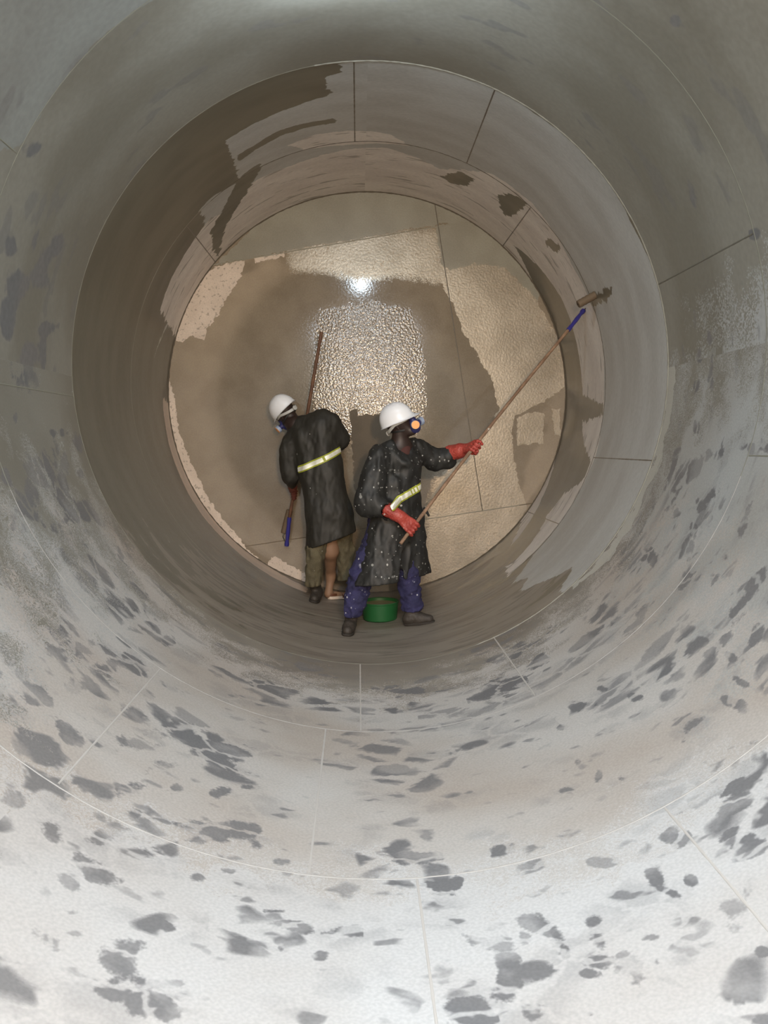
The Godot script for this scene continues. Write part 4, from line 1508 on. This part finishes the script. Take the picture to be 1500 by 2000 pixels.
func right_painter() -> void:
	var t := thing("person", "painter in paint-flecked dark raincoat and blue trousers, both red gloves gripping a long pole", "person")
	var head := Vector3(0.220, 1.593, -6.160)
	var fwd := Vector3(0.80, 0.36, 0.42).normalized()
	var up := Vector3(-0.42, 0.88, 0.05)
	var neck := Vector3(0.223, 1.421, -6.200)
	var sh_r := Vector3(0.055, 1.354, -6.060)
	var sh_l := Vector3(0.372, 1.394, -6.340)
	var el_r := Vector3(-0.030, 1.012, -5.980)
	var wr_r := Vector3(0.167, 0.933, -5.860)
	var el_l := Vector3(0.487, 1.314, -6.360)
	var wr_l := Vector3(0.676, 1.380, -6.360)
	var hip := Vector3(0.171, 0.870, -6.220)
	var hip_r := Vector3(0.072, 0.839, -6.150)
	var hip_l := Vector3(0.262, 0.832, -6.270)
	var kn_r := Vector3(-0.094, 0.462, -6.080)
	var kn_l := Vector3(0.256, 0.435, -6.200)
	var an_r := Vector3(-0.179, 0.157, -6.060)
	var an_l := Vector3(0.294, 0.146, -6.170)
	var pole_a := Vector3(0.189, 0.707, -5.840)
	var pole_b := Vector3(1.647, 2.361, -6.620)
	var along := (pole_b - pole_a).normalized()
	var grip_r := Vector3(0.281, 0.814, -5.890)
	grip_r = pole_a + along * (grip_r - pole_a).dot(along)
	var grip_l := Vector3(0.797, 1.403, -6.180)
	grip_l = pole_a + along * (grip_l - pole_a).dot(along)
	# body: one surface under the clothes
	var g := Geo.new()
	head_into(g, head, fwd, up, neck)
	var b := Vol.new(hip - Vector3(0.42, 0.95, 0.4), hip + Vector3(0.62, 0.75, 0.4), 0.014)
	b.bone(head + Vector3(-0.01, -0.06, 0.0), neck, 0.056, 0.060, 0.03)
	b.bone(neck, hip + Vector3(0, 0.15, 0), 0.075, 0.12, 0.06)
	b.bone(hip + Vector3(0, 0.15, 0), hip, 0.12, 0.11, 0.06)
	b.bone(sh_r, sh_l, 0.06, 0.06, 0.06)
	for a in [[sh_r, el_r, wr_r], [sh_l, el_l, wr_l]]:
		b.bone(a[0], a[1], 0.048, 0.038, 0.02)
		b.bone(a[1], a[2], 0.038, 0.026, 0.02)
	for a in [[hip_r, kn_r, an_r], [hip_l, kn_l, an_l]]:
		b.bone(a[0], a[1], 0.075, 0.052, 0.03)
		b.bone(a[1], a[2], 0.052, 0.035, 0.03)
	b.mesh_into(g)
	build("body", g.mesh(), M.skin, t)
	# hands in red gauntlets round the pole
	var gr := Geo.new()
	bent_hand(gr, wr_r.lerp(grip_r, 0.25), grip_r, along, 0.013, 1.36, 1.0, Vector3(0.101, 0.954, -5.900), 0.056)
	build("glove", gr.mesh(), M.red_glove, t)
	var gl := Geo.new()
	bent_hand(gl, wr_l.lerp(grip_l, 0.45), grip_l, along, 0.013, 1.42, -1.0, Vector3(0.627, 1.357, -6.360), 0.068)
	build("glove", gl.mesh(), M.red_glove, t)
	# shirt front seen in the open collar
	var sv := Vol.new(neck - Vector3(0.15, 0.2, 0.15), neck + Vector3(0.15, 0.08, 0.15), 0.01)
	sv.bone(neck + Vector3(0.01, 0.0, 0.01), Vector3(0.229, 1.264, -6.140), 0.068, 0.085, 0.02)
	vol_mesh("shirt", sv, M.shirt, t)
	# raincoat
	var v := Vol.new(hip - Vector3(0.42, 0.76, 0.36), hip + Vector3(0.50, 0.72, 0.36), 0.011)
	var chest := Vector3(0.220, 1.250, -6.200)
	v.bone(Vector3(0.135, 1.313, -6.120), Vector3(0.320, 1.346, -6.300), 0.095, 0.09, 0.06)
	v.bone(chest, Vector3(0.205, 1.052, -6.200), 0.155, 0.15, 0.06, Vector3(-0.5, 0, 0.85), 1.0)
	v.bone(Vector3(0.139, 1.117, -6.120), Vector3(0.128, 0.878, -6.140), 0.13, 0.15, 0.05)
	v.bone(Vector3(0.248, 1.109, -6.240), Vector3(0.246, 0.865, -6.260), 0.125, 0.14, 0.05)
	# skirt, flaring, open below and split at the front
	v.bone(Vector3(0.136, 0.878, -6.140), Vector3(0.006, 0.328, -6.100), 0.15, 0.20, 0.05)
	v.bone(Vector3(0.169, 0.874, -6.180), Vector3(0.069, 0.263, -6.120), 0.15, 0.185, 0.05)
	v.bone(Vector3(0.246, 0.865, -6.260), Vector3(0.293, 0.327, -6.300), 0.14, 0.15, 0.05)
	v.bone(Vector3(0.336, 0.737, -6.300), Vector3(0.375, 0.304, -6.300), 0.075, 0.075, 0.04)
	# collar
	v.bone(Vector3(0.136, 1.422, -6.120), Vector3(0.184, 1.461, -6.280), 0.042, 0.04, 0.03)
	v.bone(Vector3(0.143, 1.422, -6.100), Vector3(0.232, 1.290, -6.040), 0.032, 0.026, 0.03)
	v.bone(Vector3(0.311, 1.459, -6.260), Vector3(0.269, 1.296, -6.080), 0.034, 0.026, 0.03)
	# sleeves
	v.bone(sh_r, el_r, 0.092, 0.095, 0.05)
	v.bone(el_r, Vector3(0.105, 0.950, -5.900), 0.095, 0.062, 0.05)
	v.bone(Vector3(-0.003, 1.202, -6.020), Vector3(-0.053, 0.991, -6.000), 0.085, 0.085, 0.05)
	v.bone(sh_l, el_l, 0.088, 0.078, 0.05)
	v.bone(el_l, Vector3(0.651, 1.344, -6.360), 0.076, 0.068, 0.04)
	v.bone(Vector3(0.503, 1.294, -6.360), Vector3(0.626, 1.279, -6.360), 0.05, 0.045, 0.03)
	v.wrinkle(3, Vector3(7, 3.0, 7), 0.022)
	v.wrinkle(4, Vector3(18, 9, 18), 0.006)
	# openings: neck, hem, front split, cuffs
	v.bone(Vector3(0.231, 1.460, -6.120), Vector3(0.242, 1.359, -6.000), 0.055, 0.03, 0.01, Vector3.ZERO, 1.0, true)
	v.bone(Vector3(0.248, 1.390, -6.020), Vector3(0.243, 1.268, -5.980), 0.035, 0.010, 0.01, Vector3.ZERO, 1.0, true)
	var tv := v
	v.plane(Vector3(-0.127, 0.375, -6.100), Vector3(0.06, -1, 0.0).normalized())
	v.bone(Vector3(0.241, 0.610, -6.040), Vector3(0.248, 0.195, -5.940), 0.05, 0.085, 0.01, Vector3.ZERO, 1.0, true)
	v.bone(Vector3(0.258, 0.647, -6.060), Vector3(0.264, 0.396, -6.020), 0.045, 0.055, 0.01, Vector3.ZERO, 1.0, true)
	v.bone(Vector3(0.129, 0.439, -6.140), Vector3(0.091, 0.117, -6.140), 0.11, 0.19, 0.02, Vector3.ZERO, 1.0, true)
	v.bone(Vector3(0.284, 0.533, -6.300), Vector3(0.296, 0.244, -6.300), 0.09, 0.13, 0.02, Vector3.ZERO, 1.0, true)
	var coat := vol_mesh("raincoat", v, M.coat_right, t)
	tape(coat, v, Vector3(0.253, 1.071, -6.200), Vector3(-0.36, 0.92, 0.10).normalized(), Vector3(-0.38, 0.0, 0.92), Vector3(0.97, 0.0, 0.25), [0.40, 0.55, 0.70])
	var flap := Geo.new()
	flap.tube([Vector3(0.399, 0.937, -6.240), Vector3(0.413, 0.914, -6.220), Vector3(0.435, 0.875, -6.200)], [0.010, 0.013, 0.008], 8)
	build("belt_end", flap.mesh(), M.black, coat)
	# trousers
	var p := Vol.new(hip - Vector3(0.42, 0.94, 0.3), hip + Vector3(0.32, 0.1, 0.3), 0.011)
	p.bone(hip_r, hip_l, 0.11, 0.11, 0.04)
	p.bone(hip_r, kn_r, 0.105, 0.09, 0.03)
	p.bone(kn_r, an_r + Vector3(0, 0.015, 0), 0.092, 0.088, 0.03)
	p.bone(hip_l, kn_l, 0.105, 0.09, 0.03)
	p.bone(kn_l, an_l + Vector3(0, 0.01, 0), 0.092, 0.08, 0.03)
	p.wrinkle(5, Vector3(10, 14, 10), 0.024)
	p.wrinkle(6, Vector3(25, 34, 25), 0.010)
	p.plane(an_r + Vector3(0, -0.03, 0), Vector3(0.02, -1, 0).normalized())
	vol_mesh("trousers", p, M.blue_cloth, t)
	var hr := Vector3(-0.195, floor_y(0.195), -6.12)
	shoe(t, hr, Vector3(-0.225, floor_y(0.225), -5.86), -0.11, M.boot, an_r + Vector3(0.0, 0.02, 0))
	shoe(t, Vector3(0.225, floor_y(0.225) + 0.006, -6.17), Vector3(0.465, floor_y(0.465) - 0.012, -6.12), 0.18, M.boot, an_l + Vector3(0, 0.02, 0))
	hard_hat(t, head + up * 0.035 - fwd * 0.012, fwd, up)
	respirator(t, head, fwd, up)


func left_painter() -> void:
	var t := thing("person", "painter seen from behind in clean dark raincoat, one calf bare, wearing a sandal", "person")
	var head := Vector3(-0.742, 1.725, -7.120)
	var fwd := Vector3(-0.52, -0.48, -0.70).normalized()
	var up := Vector3(-0.50, 0.82, 0.20)
	var neck := Vector3(-0.651, 1.623, -7.080)
	var sh_l := Vector3(-0.699, 1.463, -7.060)
	var sh_r := Vector3(-0.343, 1.643, -7.020)
	var el_l := Vector3(-0.719, 1.174, -7.100)
	var wr_l := Vector3(-0.707, 1.068, -7.200)
	var el_r := Vector3(-0.267, 1.491, -7.080)
	var hip := Vector3(-0.360, 0.835, -6.980)
	var hip_l := Vector3(-0.441, 0.816, -6.970)
	var hip_r := Vector3(-0.280, 0.832, -7.000)
	var kn_l := Vector3(-0.501, 0.504, -6.950)
	var an_l := Vector3(-0.526, 0.240, -6.960)
	var kn_r := Vector3(-0.371, 0.533, -6.980)
	var an_r := Vector3(-0.382, 0.220, -7.220)
	var pole_a := Vector3(-0.769, 0.755, -7.500)
	var pole_b := Vector3(-0.411, 2.438, -7.160)
	var along := (pole_b - pole_a).normalized()
	var grip_l := Vector3(-0.726, 0.983, -7.400)
	grip_l = pole_a + along * (grip_l - pole_a).dot(along)
	var grip_r := pole_a + along * 0.56
	wr_l = grip_l + Vector3(0.0, 0.065, 0.10)
	var wr_r := grip_r + Vector3(0.085, 0.0, 0.06)
	var g := Geo.new()
	head_into(g, head, fwd, up, neck)
	var b := Vol.new(hip - Vector3(0.5, 0.85, 0.5), hip + Vector3(0.3, 1.0, 0.3), 0.014)
	b.bone(head + Vector3(0.02, -0.06, 0.0), neck, 0.056, 0.060, 0.03)
	b.bone(neck, Vector3(-0.459, 1.306, -7.040), 0.075, 0.12, 0.06)
	b.bone(Vector3(-0.459, 1.306, -7.040), hip, 0.12, 0.11, 0.06)
	b.bone(sh_l, sh_r, 0.06, 0.06, 0.06)
	for a in [[sh_l, el_l, wr_l], [sh_r, el_r, wr_r]]:
		b.bone(a[0], a[1], 0.048, 0.038, 0.02)
		b.bone(a[1], a[2], 0.038, 0.026, 0.02)
	for a in [[hip_l, kn_l, an_l], [hip_r, kn_r + Vector3(0, 0.12, 0), kn_r + Vector3(0, 0.12, 0)]]:
		b.bone(a[0], a[1], 0.075, 0.055, 0.03)
		b.bone(a[1], a[2], 0.055, 0.035, 0.03)
	b.mesh_into(g)
	build("body", g.mesh(), M.skin, t)
	# bare right lower leg and foot
	var heel := Vector3(-0.405, floor_y(0.405), -7.18)
	var toe := Vector3(-0.25, floor_y(0.25), -7.38)
	var leg := Vol.new(an_r - Vector3(0.15, 0.2, 0.35), kn_r + Vector3(0.15, 0.2, 0.15), 0.007)
	leg.bone(kn_r + Vector3(0, 0.10, 0), kn_r + Vector3(0, -0.02, -0.03), 0.064, 0.066, 0.05)
	leg.bone(kn_r + Vector3(0, -0.02, -0.03), an_r + Vector3(0, 0.06, 0), 0.066, 0.041, 0.05)
	leg.bone(an_r + Vector3(0, 0.06, 0), an_r + Vector3(0, 0.02, 0), 0.041, 0.038, 0.03)
	leg.bone(an_r + Vector3(0, 0.02, 0), heel + Vector3(0, 0.05, -0.02), 0.037, 0.034, 0.03)
	leg.bone(heel + Vector3(0, 0.048, -0.03), toe + Vector3(0, 0.035, 0.05), 0.032, 0.026, 0.03)
	for k in 5:
		var s := (k - 2) * 0.016
		leg.bone(toe + Vector3(s, 0.034, 0.06), toe + Vector3(s * 1.15, 0.030, 0.012 + 0.006 * absf(k - 1.5)), 0.010, 0.009, 0.006)
	var lm := vol_mesh("lower_leg", leg, M.skin_leg, t)
	lm.set_meta("label", "bare brown calf and foot")
	var f := (toe - heel).normalized()
	var sandal := Geo.new()
	var rows := []
	var mids := []
	for j in 5:
		var row := []
		for k in 17:
			var a := lerpf(-0.15, PI + 0.15, k / 16.0)
			row.append(heel + f * (0.145 + j * 0.009) + Vector3.UP * (0.02 + sin(a) * (0.052 - j * 0.003)) + Vector3(-f.z, 0, f.x).normalized() * cos(a) * 0.049)
		rows.append(row)
		mids.append(heel + f * 0.15 + Vector3.UP * 0.02)
	sandal.grid(rows, false, mids)
	var hs := []
	var hm := []
	for j in 5:
		var row := []
		for k in 17:
			var a := lerpf(-0.2, PI + 0.2, k / 16.0)
			row.append(heel + f * (0.06 - sin(a) * 0.068) + Vector3.UP * (0.036 + j * 0.005) + Vector3(-f.z, 0, f.x).normalized() * cos(a) * 0.042)
		hs.append(row)
		hm.append(heel + f * 0.06 + Vector3.UP * 0.04)
	var heel_strap := Geo.new()
	heel_strap.grid(hs, false, hm)
	var so := build("sandal_strap", sandal.mesh(), M.strap, t)
	build("heel_strap", heel_strap.mesh(), M.strap, so)
	sole_under(so, heel, f, f.cross(Vector3.UP), Vector3.UP, 0.26, 0.028, M.sandal_sole)
	# left shoe
	shoe(t, Vector3(-0.505, floor_y(0.505) + 0.004, -7.12), Vector3(-0.53, floor_y(0.53), -6.86), -0.27, M.boot, an_l + Vector3(0, 0.01, 0))
	# gloved hands
	var gl := Geo.new()
	bent_hand(gl, wr_l.lerp(grip_l, 0.3), grip_l, along, 0.014, 1.12, 1.0, wr_l + Vector3(0.0, 0.07, 0.06), 0.048)
	build("glove", gl.mesh(), M.dirty_glove, t)
	var gr := Geo.new()
	bent_hand(gr, wr_r, grip_r, along, 0.014, 1.12, 1.0, wr_r + Vector3(0.06, -0.01, 0.03), 0.048)
	build("glove", gr.mesh(), M.dirty_glove, t)
	# raincoat
	var v := Vol.new(hip - Vector3(0.5, 0.42, 0.42), hip + Vector3(0.32, 1.02, 0.34), 0.011)
	v.bone(Vector3(-0.571, 1.532, -7.050), Vector3(-0.414, 1.636, -7.020), 0.12, 0.115, 0.06)
	v.bone(Vector3(-0.563, 1.478, -7.050), Vector3(-0.479, 1.195, -7.020), 0.135, 0.14, 0.06)
	v.bone(Vector3(-0.434, 1.565, -7.020), Vector3(-0.387, 1.239, -7.000), 0.14, 0.135, 0.06)
	v.bone(Vector3(-0.478, 1.217, -7.020), Vector3(-0.422, 0.859, -6.980), 0.14, 0.155, 0.06)
	v.bone(Vector3(-0.387, 1.239, -7.000), Vector3(-0.324, 0.857, -6.980), 0.135, 0.15, 0.06)
	v.bone(Vector3(-0.422, 0.859, -6.980), Vector3(-0.413, 0.475, -6.980), 0.155, 0.165, 0.05)
	v.bone(Vector3(-0.333, 0.857, -6.980), Vector3(-0.282, 0.538, -7.000), 0.15, 0.165, 0.05)
	v.bone(Vector3(-0.652, 1.587, -7.080), Vector3(-0.559, 1.639, -7.050), 0.075, 0.075, 0.05)
	v.bone(sh_l, el_l, 0.086, 0.070, 0.04)
	v.bone(Vector3(-0.736, 1.401, -7.060), Vector3(-0.733, 1.243, -7.080), 0.065, 0.065, 0.04)
	v.bone(el_l, wr_l + Vector3(0, 0.05, 0.04), 0.070, 0.058, 0.03)
	v.bone(sh_r, el_r, 0.088, 0.078, 0.05)
	v.bone(el_r, wr_r + Vector3(0.06, 0, 0.03), 0.076, 0.06, 0.04)
	v.wrinkle(13, Vector3(6, 2.4, 6), 0.018)
	v.wrinkle(14, Vector3(18, 8, 18), 0.005)
	v.plane(Vector3(-0.370, 0.606, -6.980), Vector3(0.34, -1, 0.0).normalized())
	v.bone(Vector3(-0.389, 0.723, -6.980), Vector3(-0.362, 0.360, -6.980), 0.12, 0.15, 0.02, Vector3.ZERO, 1.0, true)
	v.bone(head - up * 0.02, head + up * 0.1, 0.085, 0.1, 0.01, Vector3.ZERO, 1.0, true)
	var coat := vol_mesh("raincoat", v, M.coat_left, t)
	tape(coat, v, Vector3(-0.435, 1.328, -7.020), Vector3(-0.40, 0.91, 0.10).normalized(), Vector3(-0.93, 0.0, 0.30), Vector3(0.97, 0.0, 0.2), [0.56])
	# trousers: left leg whole, right leg split and hanging beside the calf
	var p := Vol.new(hip - Vector3(0.32, 0.82, 0.35), hip + Vector3(0.32, 0.1, 0.3), 0.011)
	p.bone(hip_l, hip_r, 0.11, 0.11, 0.04)
	p.bone(hip_l, kn_l, 0.10, 0.082, 0.03)
	p.bone(kn_l, an_l + Vector3(0, 0.01, 0), 0.082, 0.074, 0.03)
	p.bone(hip_r, Vector3(-0.243, 0.506, -7.060), 0.10, 0.075, 0.03)
	p.bone(Vector3(-0.243, 0.506, -7.060), Vector3(-0.258, 0.247, -7.100), 0.075, 0.062, 0.03)
	p.wrinkle(15, Vector3(12, 7, 12), 0.024)
	p.plane(Vector3(-0.357, 0.224, -7.000), Vector3(0.1, -1, 0).normalized())
	p.bone(Vector3(-0.372, 0.513, -6.860), Vector3(-0.373, 0.227, -6.960), 0.07, 0.07, 0.01, Vector3.ZERO, 1.0, true)
	vol_mesh("trousers", p, M.olive_cloth, t)
	hard_hat(t, head + up * 0.035 - fwd * 0.01, fwd, up)
	respirator(t, head, fwd, up)


# ------------------------------------------------------------------ tools

func long_roller(called: String, label: String, a: Vector3, b: Vector3, socket_end: Vector3, mid: Vector3, along: Vector3, pole_mat: Material, r: float, bow: float) -> Node3D:
	# a paint roller on a long pole: pole from a to b, plastic grip from b to socket_end, wire frame, sleeve centred at mid
	var t := thing(called, label, "paint roller", a)
	var g := Geo.new()
	var path := []
	var radii := []
	var sag := (b - a).cross(Vector3.FORWARD).normalized()
	for k in 25:
		var s := k / 24.0
		path.append(a.lerp(b, s) - a + sag * bow * sin(PI * s))
		radii.append(r * (1.0 + 0.08 * sin(k * 2.3)))
	g.tube(path, radii, 14)
	build("pole", g.mesh(), pole_mat, t)
	var h := Geo.new()
	var dir := (socket_end - b).normalized()
	var l := (socket_end - b).length()
	h.tube([b - dir * 0.02 - a, b - a, b + dir * l * 0.2 - a, b + dir * l * 0.5 - a, b + dir * l * 0.8 - a, socket_end - dir * 0.02 - a, socket_end - a], [r + 0.004, r + 0.006, r + 0.002, r + 0.005, r + 0.001, r + 0.008, r + 0.006], 16)
	build("grip", h.mesh(), M.blue_plastic, t)
	var e0 := mid - along * 0.115 - a
	var e1 := mid + along * 0.115 - a
	var near_end := e0 if e0.distance_to(socket_end - a) < e1.distance_to(socket_end - a) else e1
	var out := (near_end - (mid - a)).normalized()
	var w := Geo.new()
	var s0 := socket_end - a
	w.tube([s0, s0.lerp(near_end + out * 0.03, 0.5), near_end + out * 0.035, near_end + out * 0.01, mid - a], [0.0045, 0.0045, 0.0045, 0.0045, 0.0045], 8)
	build("wire_frame", w.mesh(), M.wire, t)
	var s := Geo.new()
	var x := Transform3D(Basis(Quaternion(Vector3.UP, along)), e0)
	var prof := [Vector2(0.008, 0.23), Vector2(0.026, 0.23)]
	for k in 24:
		prof.append(Vector2(0.031 + 0.0015 * sin(k * 1.9), 0.226 - k * 0.222 / 23.0))
	prof.append(Vector2(0.026, 0.0))
	prof.append(Vector2(0.008, 0.0))
	s.lathe(prof, x, 28)
	build("roller_sleeve", s.mesh(), M.roller, t)
	return t


func left_roller() -> Node3D:
	return long_roller("paint_roller", "paint roller on dark reddish pole, its sleeve low on the end wall", Vector3(-0.411, 2.438, -7.160), Vector3(-0.769, 0.755, -7.500), Vector3(-0.805, 0.498, -7.550), Vector3(-0.808, 0.717, -7.655), (Vector3(-0.770, 0.854, -7.655) - Vector3(-0.846, 0.584, -7.655)).normalized(), M.wood_red, 0.015, 0.0)


func right_roller() -> Node3D:
	var mid := Vector3(1.812, 2.588, -6.340)
	var c := Vector3(mid.x, mid.y - R, 0)
	mid += -c.normalized() * (c.length() - (R - 0.036))
	return long_roller("paint_roller", "paint roller on long pale wooden pole reaching up to the round tank shell", Vector3(0.189, 0.707, -5.840), Vector3(1.647, 2.361, -6.620), Vector3(1.785, 2.520, -6.690), mid, (Vector3(1.901, 2.623, -6.340) - Vector3(1.739, 2.538, -6.340)).normalized(), M.wood, 0.013, 0.015)


func bucket() -> void:
	var at := Vector3(0.045, 0.0, -6.5)
	var t := thing("tub", "round green plastic paint tub standing between the right painter's boots", "tub", at)
	var g := Geo.new()
	g.lathe([Vector2(0.001, 0.012), Vector2(0.128, 0.012), Vector2(0.133, 0.02), Vector2(0.148, 0.147), Vector2(0.148, 0.154), Vector2(0.158, 0.156), Vector2(0.160, 0.150), Vector2(0.156, 0.142), Vector2(0.153, 0.140), Vector2(0.139, 0.012), Vector2(0.134, 0.002), Vector2(0.001, 0.002)], Transform3D.IDENTITY, 56)
	build("tub_body", g.mesh(), M.green_plastic, t)
	var p := Geo.new()
	p.lathe([Vector2(0.1445, 0.131), Vector2(0.08, 0.1305), Vector2(0.001, 0.130)], Transform3D.IDENTITY, 48)
	build("paint", p.mesh(), M.paint_pool, t)
